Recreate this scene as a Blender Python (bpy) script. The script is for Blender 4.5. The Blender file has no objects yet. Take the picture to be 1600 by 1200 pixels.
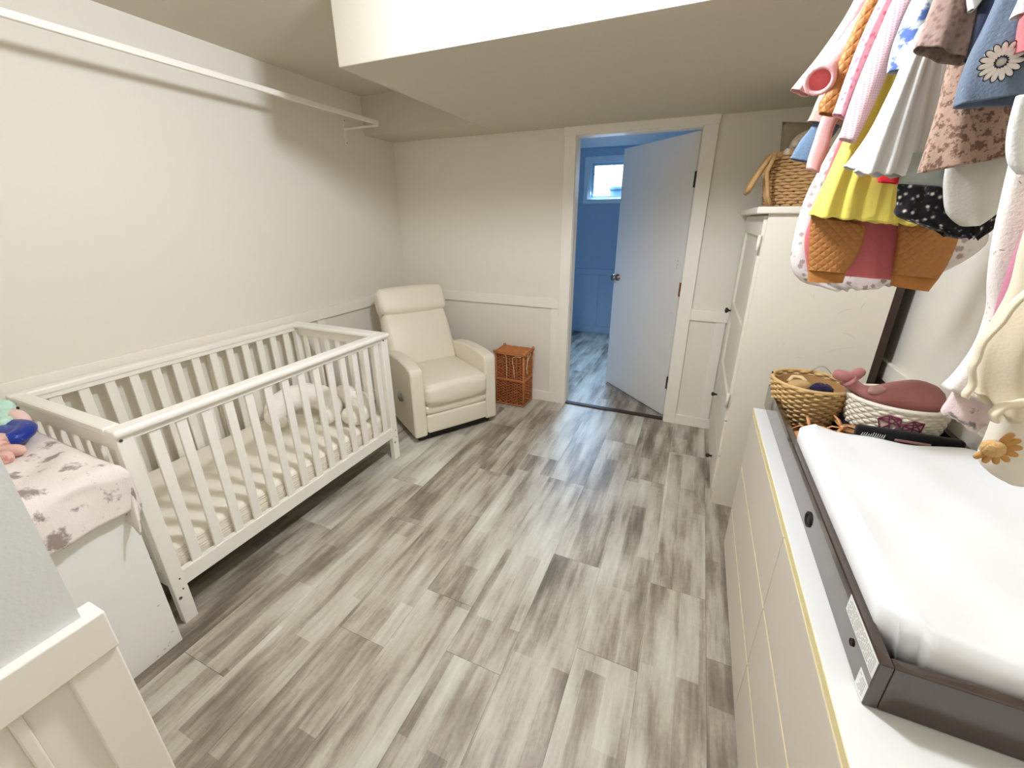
import bpy, bmesh, math, random
from mathutils import Vector, Matrix
random.seed(7)
PI = math.pi
sc = bpy.context.scene
COL = sc.collection

# ------------------------------------------------------------------ camera
cd = bpy.data.cameras.new('camera'); cam = bpy.data.objects.new('camera', cd); COL.objects.link(cam)
yaw, pitch, roll = 0.4074711, -0.3543791, -0.0004549
cy_, sy_, cp_, sp_ = math.cos(yaw), math.sin(yaw), math.cos(pitch), math.sin(pitch)
fw = Vector((-sy_*cp_, cy_*cp_, sp_)); rt = Vector((cy_, sy_, 0)); up = rt.cross(fw)
rt2 = rt*math.cos(roll) + up*math.sin(roll); up2 = -rt*math.sin(roll) + up*math.cos(roll)
M = Matrix((rt2, up2, -fw)).transposed().to_4x4(); M.translation = Vector((2.53536, -3.23908, 1.55274))
cam.matrix_world = M
cd.sensor_width = 36.0; cd.lens = 639.627*36/1600; cd.clip_start = 0.02
cd.shift_x = -(803.938-800)/1600; cd.shift_y = (578.054-600)/1600
sc.camera = cam
sc.view_settings.view_transform = 'Standard'; sc.view_settings.look = 'None'
sc.view_settings.gamma = 1.0; sc.view_settings.use_curve_mapping = False
sc.view_settings.exposure = 0.0
sc.cycles.max_bounces = 10; sc.cycles.diffuse_bounces = 7; sc.cycles.caustics_reflective = False; sc.cycles.caustics_refractive = False

# ------------------------------------------------------------------ light
w = bpy.data.worlds.new('daylight'); sc.world = w; w.use_nodes = True
bgn = w.node_tree.nodes['Background']; bgn.inputs[0].default_value = (0.62, 0.80, 1.0, 1); bgn.inputs[1].default_value = 8.0
def light(name, kind, loc, energy, color, size=.1, rot=(0, 0, 0), sy=None):
    d = bpy.data.lights.new(name, kind); d.energy = energy; d.color = color
    if kind == 'POINT': d.shadow_soft_size = size
    else:
        d.size = size
        if sy: d.shape = 'RECTANGLE'; d.size_y = sy
    o = bpy.data.objects.new(name, d); o.location = loc; o.rotation_euler = rot; COL.objects.link(o); return o
light('ceiling_bulb', 'POINT', (2.07, -2.03, 2.335), 94, (0.83, 0.885, 1.0), .075)
light('hall_fill', 'POINT', (2.6, -4.2, 2.2), 8, (0.81, 0.875, 1.0), .1)  # weak fill added behind the camera; no lamp known there
fl_ = light('far_window_daylight', 'AREA', (1.48, 2.44, 2.02), 26, (0.40, 0.66, 1.0), .7, (-PI/2+.66, 0, 0), .45); fl_.data.spread = 1.9

# ------------------------------------------------------------------ materials
def newmat(name):
    m = bpy.data.materials.new(name); m.use_nodes = True
    return m, m.node_tree, m.node_tree.nodes['Principled BSDF']
def S(c):
    f = lambda v: v/12.92 if v <= .04045 else ((v+.055)/1.055)**2.4
    return tuple(f(x/255) for x in c) + (1,)
def mat(name, col, rough=.5, var=.06, vscale=6, bump=0, bscale=60, metal=0, coat=0, spec=.5, sheen=0, stretch=(1, 1, 1)):
    m, t, p = newmat(name); N = t.nodes; L = t.links
    c = S(col)
    p.inputs['Roughness'].default_value = rough; p.inputs['Metallic'].default_value = metal
    p.inputs['Coat Weight'].default_value = coat; p.inputs['Specular IOR Level'].default_value = spec
    p.inputs['Sheen Weight'].default_value = sheen
    tc = N.new('ShaderNodeTexCoord'); mp = N.new('ShaderNodeMapping'); mp.inputs['Scale'].default_value = stretch
    L.new(tc.outputs['Object'], mp.inputs['Vector'])
    nz = N.new('ShaderNodeTexNoise'); nz.inputs['Scale'].default_value = vscale; nz.inputs['Detail'].default_value = 4
    L.new(mp.outputs[0], nz.inputs['Vector'])
    mx = N.new('ShaderNodeMix'); mx.data_type = 'RGBA'
    mx.inputs['A'].default_value = tuple(max(0, v*(1-var)) for v in c[:3]) + (1,)
    mx.inputs['B'].default_value = tuple(min(1, v*(1+var)) for v in c[:3]) + (1,)
    L.new(nz.outputs[0], mx.inputs['Factor']); L.new(mx.outputs['Result'], p.inputs['Base Color'])
    if bump:
        n2 = N.new('ShaderNodeTexNoise'); n2.inputs['Scale'].default_value = bscale; n2.inputs['Detail'].default_value = 3
        L.new(mp.outputs[0], n2.inputs['Vector'])
        b = N.new('ShaderNodeBump'); b.inputs['Strength'].default_value = bump; b.inputs['Distance'].default_value = .004
        L.new(n2.outputs[0], b.inputs['Height']); L.new(b.outputs[0], p.inputs['Normal'])
    return m
def cloth(name, col, kind=None, col2=(60, 60, 60), scale=40, thr=.3, col3=None, bump=.25, rough=.9):
    """woven cloth; kind: dots / blobs / lines / check / quilt / hearts"""
    m = mat(name, col, rough, .07, 12, bump, 220, sheen=.15, spec=.2)
    if not kind: return m
    t = m.node_tree; N = t.nodes; L = t.links; p = N['Principled BSDF']
    src = p.inputs['Base Color'].links[0].from_socket
    tc = N.new('ShaderNodeTexCoord'); mx = N.new('ShaderNodeMix'); mx.data_type = 'RGBA'
    L.new(src, mx.inputs['A']); mx.inputs['B'].default_value = S(col2)
    ramp = N.new('ShaderNodeValToRGB')
    if kind == 'dots':
        v = N.new('ShaderNodeTexVoronoi'); v.inputs['Scale'].default_value = scale
        nz = N.new('ShaderNodeTexNoise'); nz.inputs['Scale'].default_value = scale*3
        mm = N.new('ShaderNodeVectorMath'); mm.operation = 'MULTIPLY_ADD'; mm.inputs[1].default_value = (.012, .012, .012)
        L.new(nz.outputs['Color'], mm.inputs[0]); L.new(tc.outputs['Object'], mm.inputs[2]); L.new(mm.outputs[0], v.inputs['Vector'])
        ramp.color_ramp.elements[0].position = thr*.8; ramp.color_ramp.elements[0].color = (1, 1, 1, 1)
        ramp.color_ramp.elements[1].position = thr; ramp.color_ramp.elements[1].color = (0, 0, 0, 1)
        L.new(v.outputs['Distance'], ramp.inputs[0])
    elif kind == 'blobs':
        v = N.new('ShaderNodeTexNoise'); v.inputs['Scale'].default_value = scale; v.inputs['Detail'].default_value = 5; v.inputs['Roughness'].default_value = .65
        L.new(tc.outputs['Object'], v.inputs['Vector'])
        ramp.color_ramp.elements[0].position = thr; ramp.color_ramp.elements[1].position = thr+.07
        L.new(v.outputs[0], ramp.inputs[0])
    elif kind == 'check':
        v = N.new('ShaderNodeTexBrick'); v.inputs['Scale'].default_value = scale; v.offset = 0
        v.inputs['Color1'].default_value = (0, 0, 0, 1); v.inputs['Color2'].default_value = (.2, .2, .2, 1); v.inputs['Mortar'].default_value = (1, 1, 1, 1)
        v.inputs['Mortar Size'].default_value = .12; v.inputs['Row Height'].default_value = .5
        mp = N.new('ShaderNodeMapping'); mp.inputs['Rotation'].default_value = (PI/2, .55, 0)
        L.new(tc.outputs['Object'], mp.inputs[0]); L.new(mp.outputs[0], v.inputs['Vector']); L.new(v.outputs['Color'], ramp.inputs[0])
    elif kind == 'lines':
        v = N.new('ShaderNodeTexVoronoi'); v.feature = 'DISTANCE_TO_EDGE'; v.inputs['Scale'].default_value = scale
        nz = N.new('ShaderNodeTexNoise'); nz.inputs['Scale'].default_value = scale*.6
        L.new(tc.outputs['Object'], v.inputs['Vector']); L.new(tc.outputs['Object'], nz.inputs['Vector'])
        r1 = N.new('ShaderNodeMath'); r1.operation = 'LESS_THAN'; r1.inputs[1].default_value = .025; L.new(v.outputs[0], r1.inputs[0])
        r2 = N.new('ShaderNodeMath'); r2.operation = 'GREATER_THAN'; r2.inputs[1].default_value = thr; L.new(nz.outputs[0], r2.inputs[0])
        r3 = N.new('ShaderNodeMath'); r3.operation = 'MULTIPLY'; L.new(r1.outputs[0], r3.inputs[0]); L.new(r2.outputs[0], r3.inputs[1])
        L.new(r3.outputs[0], ramp.inputs[0])
    L.new(ramp.outputs[0], mx.inputs['Factor'])
    L.new(mx.outputs['Result'], p.inputs['Base Color'])
    return m
def quilt(name, col):
    m = mat(name, col, .55, .08, 10, 0, spec=.4); t = m.node_tree; N = t.nodes; L = t.links; p = N['Principled BSDF']
    tc = N.new('ShaderNodeTexCoord'); acc = None
    for a in (.8, -.75):
        mp = N.new('ShaderNodeMapping'); mp.inputs['Rotation'].default_value = (0, a, 0); L.new(tc.outputs['Object'], mp.inputs[0])
        wv = N.new('ShaderNodeTexWave'); wv.bands_direction = 'X'; wv.inputs['Scale'].default_value = 21; wv.inputs['Distortion'].default_value = .6
        L.new(mp.outputs[0], wv.inputs['Vector'])
        pw = N.new('ShaderNodeMath'); pw.operation = 'POWER'; pw.inputs[1].default_value = .4; L.new(wv.outputs['Fac'], pw.inputs[0])
        if acc is None: acc = pw
        else:
            mi = N.new('ShaderNodeMath'); mi.operation = 'MINIMUM'; L.new(acc.outputs[0], mi.inputs[0]); L.new(pw.outputs[0], mi.inputs[1]); acc = mi
    b = N.new('ShaderNodeBump'); b.inputs['Strength'].default_value = .45; b.inputs['Distance'].default_value = .004
    L.new(acc.outputs[0], b.inputs['Height']); L.new(b.outputs[0], p.inputs['Normal'])
    return m
def tulle(name, col, alpha=.75):
    m = cloth(name, col); p = m.node_tree.nodes['Principled BSDF']; p.inputs['Alpha'].default_value = alpha
    return m
def plank_material():
    m, t, p = newmat('grey weathered vinyl plank'); N = t.nodes; L = t.links
    tc = N.new('ShaderNodeTexCoord'); oi = N.new('ShaderNodeObjectInfo')
    off = N.new('ShaderNodeVectorMath'); off.operation = 'MULTIPLY_ADD'; off.inputs[1].default_value = (37, 91, 53)
    comb = N.new('ShaderNodeCombineXYZ')
    for i in range(3): L.new(oi.outputs['Random'], comb.inputs[i])
    L.new(comb.outputs[0], off.inputs[0]); L.new(tc.outputs['Object'], off.inputs[2])
    def noise(scale, sx, sy, detail=5, rough=.6):
        mp = N.new('ShaderNodeMapping'); mp.inputs['Scale'].default_value = (sx, sy, 1); L.new(off.outputs[0], mp.inputs[0])
        n = N.new('ShaderNodeTexNoise'); n.inputs['Scale'].default_value = scale; n.inputs['Detail'].default_value = detail; n.inputs['Roughness'].default_value = rough
        L.new(mp.outputs[0], n.inputs['Vector']); return n
    a = noise(1, 15, 1.9, 5, .6); b = noise(1, 48, 4.0, 6, .7); c = noise(1, 6, 1.7, 2, .5); g = noise(1, 60, 45, 5, .75)
    # narrow printed strips inside each plank
    mp = N.new('ShaderNodeMapping'); mp.inputs['Scale'].default_value = (1, 1, 1); mp.inputs['Rotation'].default_value = (0, 0, PI/2); L.new(off.outputs[0], mp.inputs[0])
    br = N.new('ShaderNodeTexBrick'); br.inputs['Scale'].default_value = 1; br.inputs['Brick Width'].default_value = .61; br.inputs['Row Height'].default_value = .0762
    br.inputs['Mortar Size'].default_value = 0; br.inputs['Color1'].default_value = (0, 0, 0, 1); br.inputs['Color2'].default_value = (1, 1, 1, 1); br.offset = .37
    L.new(mp.outputs[0], br.inputs['Vector'])
    def math_(op, x, y):
        q = N.new('ShaderNodeMath'); q.operation = op
        for i, v in enumerate((x, y)):
            if isinstance(v, (int, float)): q.inputs[i].default_value = v
            else: L.new(v, q.inputs[i])
        return q.outputs[0]
    s = math_('MULTIPLY', a.outputs[0], 1.0)
    s = math_('ADD', s, math_('MULTIPLY', b.outputs[0], .34))
    s = math_('ADD', s, math_('MULTIPLY', c.outputs[0], .95))
    s = math_('ADD', s, math_('MULTIPLY', br.outputs['Color'], .20))
    s = math_('ADD', s, math_('MULTIPLY', oi.outputs['Random'], .14))
    s = math_('ADD', s, math_('MULTIPLY', g.outputs[0], .2))
    r = N.new('ShaderNodeValToRGB'); e = r.color_ramp.elements
    e[0].position = .88; e[0].color = S((103, 92, 82)); e[1].position = 1.55; e[1].color = S((212, 209, 198))
    for pos, c2 in ((1.02/1, (136, 124, 112)), (1.16, (172, 163, 150)), (1.32, (194, 189, 177))):
        q = e.new(min(pos, 1)); q.color = S(c2)
    # map 0.88..1.55 -> 0..1
    mr = N.new('ShaderNodeMapRange'); mr.inputs['From Min'].default_value = 1.08; mr.inputs['From Max'].default_value = 1.80; L.new(s, mr.inputs['Value'])
    while len(e) > 2: e.remove(e[1])
    e[0].position = 0; e[0].color = S((106, 97, 85)); e[1].position = 1; e[1].color = S((216, 214, 202))
    for pos, c2 in ((.2, (134, 124, 110)), (.36, (160, 150, 135)), (.52, (182, 175, 160)), (.72, (197, 193, 179))):
        q = e.new(pos); q.color = S(c2)
    L.new(mr.outputs[0], r.inputs[0]); L.new(r.outputs[0], p.inputs['Base Color'])
    p.inputs['Roughness'].default_value = .42; p.inputs['Specular IOR Level'].default_value = .45
    bp = N.new('ShaderNodeBump'); bp.inputs['Strength'].default_value = .15; bp.inputs['Distance'].default_value = .002
    L.new(b.outputs[0], bp.inputs['Height']); L.new(bp.outputs[0], p.inputs['Normal'])
    return m

WALL = mat('warm white wall paint', (228, 223, 211), .85, .012, 2, .06, 90)
CEIL = mat('flat white ceiling paint', (205, 198, 181), .95, .02, 2, .15, 60)
TRIM = mat('satin white trim paint', (238, 232, 221), .45, .015, 3)
BLUEW = mat('pale blue paint', (176, 198, 218), .8, .015, 2)
GREYW = mat('cool white wall paint', (216, 217, 215), .85, .012, 2, .12, 120)
PLANK = plank_material()
SUB = mat('dark floor joint', (70, 63, 57), .9)
CRIBW = mat('white painted crib wood', (244, 240, 231), .38, .012, 4)
WHITEL = mat('white laminate', (243, 242, 238), .35, .01, 3)
LEATHER = mat('cream leather', (231, 222, 203), .42, .03, 8, .18, 160)
BLACKP = mat('black plastic', (22, 20, 19), .6)
WICKER = mat('orange brown willow wicker', (184, 116, 62), .5, .35, 40)
WICKERD = mat('red brown willow wicker', (168, 98, 54), .5, .45, 60)
WICKERG = mat('dark brown weave gap shade', (58, 28, 16), .9)
STRING = mat('pale jute string', (216, 186, 140), .8)
SEAGRASS = mat('golden seagrass', (200, 166, 112), .7, .3, 60)
BASKETB = mat('tan woven palm leaf', (186, 146, 96), .7, .35, 50)
MATTR = mat('cream mattress cover', (240, 234, 220), .9, .02, 6, .1, 100)
METALD = mat('dark bronze metal', (70, 62, 54), .35, .1, 20, metal=.9)
NICKEL = mat('aged nickel', (150, 140, 128), .3, .1, 20, metal=.95)
COPPER = mat('copper plate', (150, 84, 48), .4, .1, 20, metal=.6)
DOORP = mat('satin white door paint', (222, 220, 216), .5, .012, 2)
DRESSG = mat('grey beige drawer front', (216, 207, 192), .45, .012, 3)
DRESSW = mat('white lacquered top', (232, 231, 227), .4, .01, 3)
PINE = mat('pale pine edge', (232, 216, 164), .6, .05, 20)
DARKW = mat('dark walnut stained wood', (50, 31, 20), .2, .3, 14, .03, 60, coat=.8, stretch=(8, 1, 8))
DARKR = mat('red brown stained wood', (92, 52, 28), .3, .25, 14, coat=.2, stretch=(8, 1, 8))
PADW = mat('white cotton changing pad cover', (230, 230, 229), .9, .01, 5, .12, 40)
PAPER = mat('white paper', (232, 232, 226), .7)
INKG = mat('faded grey print', (168, 166, 160), .8)
WARDW = mat('aged cream white paint', (226, 219, 204), .5, .03, 3, .06, 50)
SCUFF = mat('grey scuff', (198, 190, 176), .8)
DARKB = mat('dark brown bare wood', (52, 34, 24), .6, .2, 12)

# ------------------------------------------------------------------ helpers
LOCAL = [False]      # False: part meshes are given in world coordinates; True: in their parent's
def wm(o):
    return (wm(o.parent) @ o.matrix_parent_inverse if o.parent else Matrix()) @ o.matrix_basis
def obj(name, bm, m, parent=None, smooth=False, loc=None, rot=None, bev=0, subsurf=0, solid=0):
    me = bpy.data.meshes.new(name); bm.normal_update(); bm.to_mesh(me); bm.free()
    if m: me.materials.append(m)
    o = bpy.data.objects.new(name, me); COL.objects.link(o)
    if parent:
        o.parent = parent
        if not LOCAL[0]: o.matrix_parent_inverse = wm(parent).inverted()
    if loc: o.location = loc
    if rot: o.rotation_euler = rot
    if smooth:
        me.polygons.foreach_set('use_smooth', [True]*len(me.polygons))
    if solid:
        md = o.modifiers.new('s', 'SOLIDIFY'); md.thickness = solid; md.offset = 0
    if bev:
        md = o.modifiers.new('b', 'BEVEL'); md.width = bev; md.segments = 2; md.limit_method = 'ANGLE'; md.angle_limit = .6
    if subsurf:
        md = o.modifiers.new('ss', 'SUBSURF'); md.levels = subsurf; md.render_levels = subsurf
    return o
def empty(name, loc=(0, 0, 0), rz=0):
    o = bpy.data.objects.new(name, None); COL.objects.link(o); o.location = loc; o.rotation_euler = (0, 0, rz); o.empty_display_size = .1
    return o
def tag(o, label, cat, group=None):
    o['label'] = label; o['category'] = cat
    if group: o['group'] = group
    return o
def thing(name, label, cat, loc=(0, 0, 0), rz=0, group=None): return tag(empty(name, loc, rz), label, cat, group)
def struct(o): o['kind'] = 'structure'; return o
def stuff(o): o['kind'] = 'stuff'; return o
def box(bm, x0, x1, y0, y1, z0, z1, bev=0, seg=2, Mx=None):
    if x0 > x1: x0, x1 = x1, x0
    if y0 > y1: y0, y1 = y1, y0
    if z0 > z1: z0, z1 = z1, z0
    vs = [bm.verts.new((x, y, z)) for x in (x0, x1) for y in (y0, y1) for z in (z0, z1)]
    fs = [bm.faces.new([vs[i] for i in f]) for f in ((0, 1, 3, 2), (4, 6, 7, 5), (0, 4, 5, 1), (2, 3, 7, 6), (0, 2, 6, 4), (1, 5, 7, 3))]
    if bev:
        es = list({e for f in fs for e in f.edges})
        r = bmesh.ops.bevel(bm, geom=es, offset=bev, segments=seg, profile=.5, affect='EDGES')
        vs = list({v for f in r['faces'] for v in f.verts} | {v for v in vs if v.is_valid})
    if Mx is not None:
        for v in vs: v.co = Mx @ v.co
    return vs
def B(*a, **k):
    bm = bmesh.new(); box(bm, *a, **k); return bm
def boxes(lst, bev=0):
    bm = bmesh.new()
    for b in lst: box(bm, *b, bev=bev)
    return bm
def tube(bm, pts, r, n=8, closed=False, cap=True, up=None):
    pts = [Vector(p) for p in pts]; K = len(pts); rings = []
    nrm = None
    for i, p in enumerate(pts):
        if closed: t = pts[(i+1) % K]-pts[i-1]
        else: t = pts[min(i+1, K-1)]-pts[max(i-1, 0)]
        t = t.normalized() if t.length > 1e-9 else Vector((0, 0, 1))
        if nrm is None:
            a = Vector((0, 0, 1)) if abs(t.z) < .9 else Vector((1, 0, 0)); nrm = (a-t*a.dot(t)).normalized()
        else:
            q = nrm-t*nrm.dot(t); nrm = q.normalized() if q.length > 1e-6 else nrm
        bn = t.cross(nrm); rr = r[i] if isinstance(r, list) else r
        if isinstance(rr, (tuple, list)): r1, r2 = rr
        else: r1 = r2 = rr
        rings.append([bm.verts.new(p+nrm*(r1*math.cos(2*PI*k/n))+bn*(r2*math.sin(2*PI*k/n))) for k in range(n)])
    for i in range(K if closed else K-1):
        a, b = rings[i], rings[(i+1) % K]
        for k in range(n): bm.faces.new((a[k], a[(k+1) % n], b[(k+1) % n], b[k]))
    if cap and not closed:
        bm.faces.new(rings[0][::-1]); bm.faces.new(rings[-1])
    return rings
def lathe(bm, prof, c=(0, 0, 0), n=24, sx=1, sy=1, Mx=None):
    rings = []
    for r, z in prof:
        ring = []
        for k in range(n):
            v = Vector((r*sx*math.cos(2*PI*k/n), r*sy*math.sin(2*PI*k/n), z))
            if Mx is not None: v = Mx @ v
            ring.append(bm.verts.new(v+Vector(c)))
        rings.append(ring)
    for a, b in zip(rings, rings[1:]):
        for k in range(n): bm.faces.new((a[k], a[(k+1) % n], b[(k+1) % n], b[k]))
    bm.faces.new(rings[0][::-1]); bm.faces.new(rings[-1])
def puffy(bm, sx, sy, sz, e=.45, c=(0, 0, 0), n=20, Mx=None, nz=12, fn=None):
    """superellipsoid cushion with half sizes"""
    sg = lambda v, p: math.copysign(abs(v)**p, v)
    rings = []
    for i in range(1, nz):
        ph = -PI/2+PI*i/nz; ring = []
        for k in range(n*2):
            th = PI*k/n
            v = Vector((sx*sg(math.cos(ph), e)*sg(math.cos(th), e), sy*sg(math.cos(ph), e)*sg(math.sin(th), e), sz*sg(math.sin(ph), .8)))
            if fn: v = fn(v)
            if Mx is not None: v = Mx @ v
            ring.append(bm.verts.new(v+Vector(c)))
        rings.append(ring)
    for a, b in zip(rings, rings[1:]):
        for k in range(2*n): bm.faces.new((a[k], a[(k+1) % (2*n)], b[(k+1) % (2*n)], b[k]))
    bm.faces.new(rings[0][::-1]); bm.faces.new(rings[-1])
def grid(bm, fn, nu, nv):
    vs = [[bm.verts.new(fn(i/nu, j/nv)) for j in range(nv+1)] for i in range(nu+1)]
    for i in range(nu):
        for j in range(nv): bm.faces.new((vs[i][j], vs[i+1][j], vs[i+1][j+1], vs[i][j+1]))
    return vs
def Z(*a): return Matrix.Rotation(a[0], 4, 'Z')
def cat(P, t):
    """Catmull-Rom through list of tuples"""
    n = len(P)-1; f = t*n; i = min(int(f), n-1); u = f-i
    g = lambda k: P[max(0, min(n, k))]
    return tuple(.5*((2*b)+(-a+c)*u+(2*a-5*b+4*c-d)*u*u+(-a+3*b-3*c+d)*u**3) for a, b, c, d in zip(g(i-1), g(i), g(i+1), g(i+2)))
def woven(path, rows, rfn, amp, rad, period, n=5, m=None, jitter=0):
    """rows of horizontal strands weaving round stakes. path(row, s) -> (point, outward normal)"""
    bm = bmesh.new()
    for r in range(rows):
        pts = []; N_ = period*4
        for k in range(N_):
            p, nn = path(r, k/N_)
            pts.append(p+nn*(amp*math.sin(2*PI*k/8+(r % 2)*PI))+Vector((0, 0, random.uniform(-jitter, jitter))))
        tube(bm, pts, rad, n, closed=True)
    return bm
# ------------------------------------------------------------------ setting
RX, CZ = 3.42, 2.43
floor = struct(obj('floor', boxes([(-.5, RX, -4.6, 2.52, -.06, -.006)]), SUB))
planks = {}
def plank(x0, x1, y0, y1):
    k = (round(x1-x0, 3), round(y1-y0, 3))
    if k not in planks:
        bm = bmesh.new(); hx, hy = k[0]/2-.0006, k[1]/2-.0006
        box(bm, -hx, hx, -hy, hy, -.006, 0)
        me = bpy.data.meshes.new('plank'); bm.to_mesh(me); bm.free(); me.materials.append(PLANK); planks[k] = me
    o = bpy.data.objects.new('plank', planks[k]); COL.objects.link(o); o.parent = floor
    o.location = ((x0+x1)/2, (y0+y1)/2, 0)
PW, PL = .2286, 1.22
phase = {0: -.905, 1: -1.71, 2: -1.115, 3: -.91, 4: -1.2, 5: -.59, 6: -1.515, -1: -1.70, -2: -.75, -3: -1.3, 7: -.80, 8: -1.82, 9: -1.1, 10: -.4, 11: -1.4, 12: -.7, 13: -1.0}
def lay(k, lo, hi, ph):
    x1 = 2.545-k*PW; x0 = x1-PW; x1c, x0c = min(x1, RX), max(x0, lo_x)
    if x1c-x0c < .01: return
    y = ph+PL*math.ceil((lo-ph)/PL-1e-6)
    ys = [lo]+[q for q in [y+i*PL for i in range(8)] if lo+.02 < q < hi-.02]+[hi]
    for a, b in zip(ys, ys[1:]): plank(x0c, x1c, a, b)
lo_x = 0
for k in range(-4, 12):
    x0 = 2.545-(k+1)*PW
    lay(k, -4.6 if x0 > 1.45 else -3.07, 0.02, phase.get(k, -.5-.31*(k % 4)))
lo_x = -.5
for k in range(-4, 14): lay(k, .06, 2.52, phase.get((k*5+3) % 11, -.5)+.13)

struct(obj('wall_left', boxes([(-.1, 0, -3.07, .0, 0, CZ)]), WALL))
DX0, DX1, DZ = 1.612, 2.476, 2.123       # rough opening
struct(obj('wall_back', boxes([(-.1, DX0, 0, .1, 0, CZ), (DX1, RX+.1, 0, .1, 0, CZ), (DX0, DX1, 0, .1, DZ, CZ)]), WALL))
struct(obj('wall_right', boxes([(RX, RX+.1, -4.6, 0, 0, CZ)]), WALL))
struct(obj('wall_front', boxes([(-.1, 1.62, -3.17, -3.07, 0, CZ)]), WALL))
wp = struct(obj('wall_partition', boxes([(1.58, 1.68, -4.6, -3.07, 0, CZ)]), GREYW))
struct(obj('wall_hall', boxes([(1.58, RX+.1, -4.7, -4.6, 0, CZ)]), WALL))
ceil = struct(obj('ceiling', boxes([(-.1, RX+.1, -4.7, .1, CZ, CZ+.08)]), CEIL))
# dropped duct box across the room and the small box in its corner
bm = B(1.0, RX, -1.6, 0, 2.165, CZ, bev=.004); obj('bulkhead', bm, CEIL, ceil)
bm = bmesh.new(); box(bm, 0, 1.0, -.342, 0, 2.165, CZ); obj('corner_soffit', bm, CEIL, ceil)
# ---- far room
FY = 2.52
wx0, wx1, wz0, wz1 = 1.10, 1.86, 1.78, 2.25
struct(obj('wall_far_back', boxes([(-.6, wx0, FY, FY+.14, 0, CZ), (wx1, RX+.1, FY, FY+.14, 0, CZ), (wx0, wx1, FY, FY+.14, 0, wz0), (wx0, wx1, FY, FY+.14, wz1, CZ)]), BLUEW))
struct(obj('wall_far_left', boxes([(-.6, -.5, .1, FY+.1, 0, CZ)]), BLUEW))
struct(obj('wall_far_right', boxes([(RX, RX+.1, .1, FY+.1, 0, CZ)]), BLUEW))
struct(obj('wall_far_front', boxes([(-.6, DX0-.02, .1, .102, 0, CZ), (DX1+.02, RX, .1, .102, 0, CZ)]), BLUEW))
struct(obj('ceiling_far', boxes([(-.6, RX+.1, .1, FY+.14, 2.395, 2.47)]), mat('white far ceiling paint', (240, 242, 244), .9)))
# wainscot of the far room
t = struct(obj('trim_1', boxes([(-.5, 3.4, FY-.018, FY, .82, .90)], .003), BLUEW))
for x in (.2, .74, 1.29, 1.83, 2.37, 2.9): obj('batten', B(x-.035, x+.035, FY-.014, FY, .1, .82), BLUEW, t)
struct(obj('baseboard_far', boxes([(-.5, 3.4, FY-.018, FY, 0, .10)], .003), BLUEW))
# window
WF = mat('white vinyl window frame', (236, 242, 246), .35)
win = struct(empty('window_1', ((wx0+wx1)/2, FY, wz0)))
def ring(x0, x1, z0, z1, wd, ya, yb): return boxes([(x0, x0+wd, ya, yb, z0, z1), (x1-wd, x1, ya, yb, z0, z1), (x0+wd, x1-wd, ya, yb, z0, z0+wd), (x0+wd, x1-wd, ya, yb, z1-wd, z1)], .002)
obj('casing', ring(wx0-.052, wx1+.052, wz0-.045, wz1+.042, .054, FY-.018, FY), WF, win)
obj('window_frame', ring(wx0, wx1, wz0, wz1, .03, FY+.02, FY+.10), WF, win)
obj('sash', ring(wx0+.03, wx1-.03, wz0+.02, wz1-.03, .028, FY+.045, FY+.085), mat('pale blue grey sash', (178, 205, 226), .4), win)
bm = bmesh.new(); box(bm, wx0+.052, wx0+.06, FY+.03, FY+.045, 2.08, 2.1, .002); obj('latch', bm, BLACKP, win)
gm, gt, gp = newmat('clear window glass'); 
gn = gt.nodes; tr = gn.new('ShaderNodeBsdfTransparent'); gl = gn.new('ShaderNodeBsdfGlossy'); gl.inputs['Roughness'].default_value = .02
fr = gn.new('ShaderNodeFresnel'); mxs = gn.new('ShaderNodeMixShader'); gt.links.new(fr.outputs[0], mxs.inputs[0]); gt.links.new(tr.outputs[0], mxs.inputs[1]); gt.links.new(gl.outputs[0], mxs.inputs[2])
gt.links.new(mxs.outputs[0], gn['Material Output'].inputs['Surface'])
obj('pane', boxes([(wx0+.055, wx1-.055, FY+.062, FY+.066, wz0+.045, wz1-.055)]), gm, win)
# outside the window: grade, wooden fence, a pale blue bin
struct(obj('ground', boxes([(-3, 7, FY+.14, 8, 1.55, 1.62)]), mat('pale gravel', (205, 200, 190), .95, .2, 30)))
FENCE = mat('pale weathered fence board', (226, 205, 190), .8, .12, 6, stretch=(6, 6, .6))
fe = thing('fence', 'pale weathered board fence seen through the small far window', 'fence', (1.5, 3.5, 1.62))
for i in range(14):
    x = .2+i*.2; obj('board', B(x, x+.185, 3.5+random.uniform(0, .01), 3.525, 1.62, 2.9, bev=.003), FENCE, fe)
obj('rail', boxes([(.2, 3, 3.525, 3.56, 2.0, 2.09), (.2, 3, 3.525, 3.56, 2.7, 2.79)]), FENCE, fe)
BIN = mat('blue grey plastic', (120, 165, 200), .5)
tb = thing('bin', 'blue grey plastic bin standing outside the far window', 'bin', (1.36, 3.1, 1.62))
bm = bmesh.new(); lathe(bm, [(.10, 0), (.125, .30), (.118, .30), (.095, .02)], (1.40, 3.1, 1.62), 24); obj('tub', bm, BIN, tb, True)
bm = bmesh.new(); lathe(bm, [(.136, 0), (.136, .03), (.12, .045)], (1.40, 3.1, 1.925), 24); obj('lid', bm, BIN, tb, True)

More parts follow.
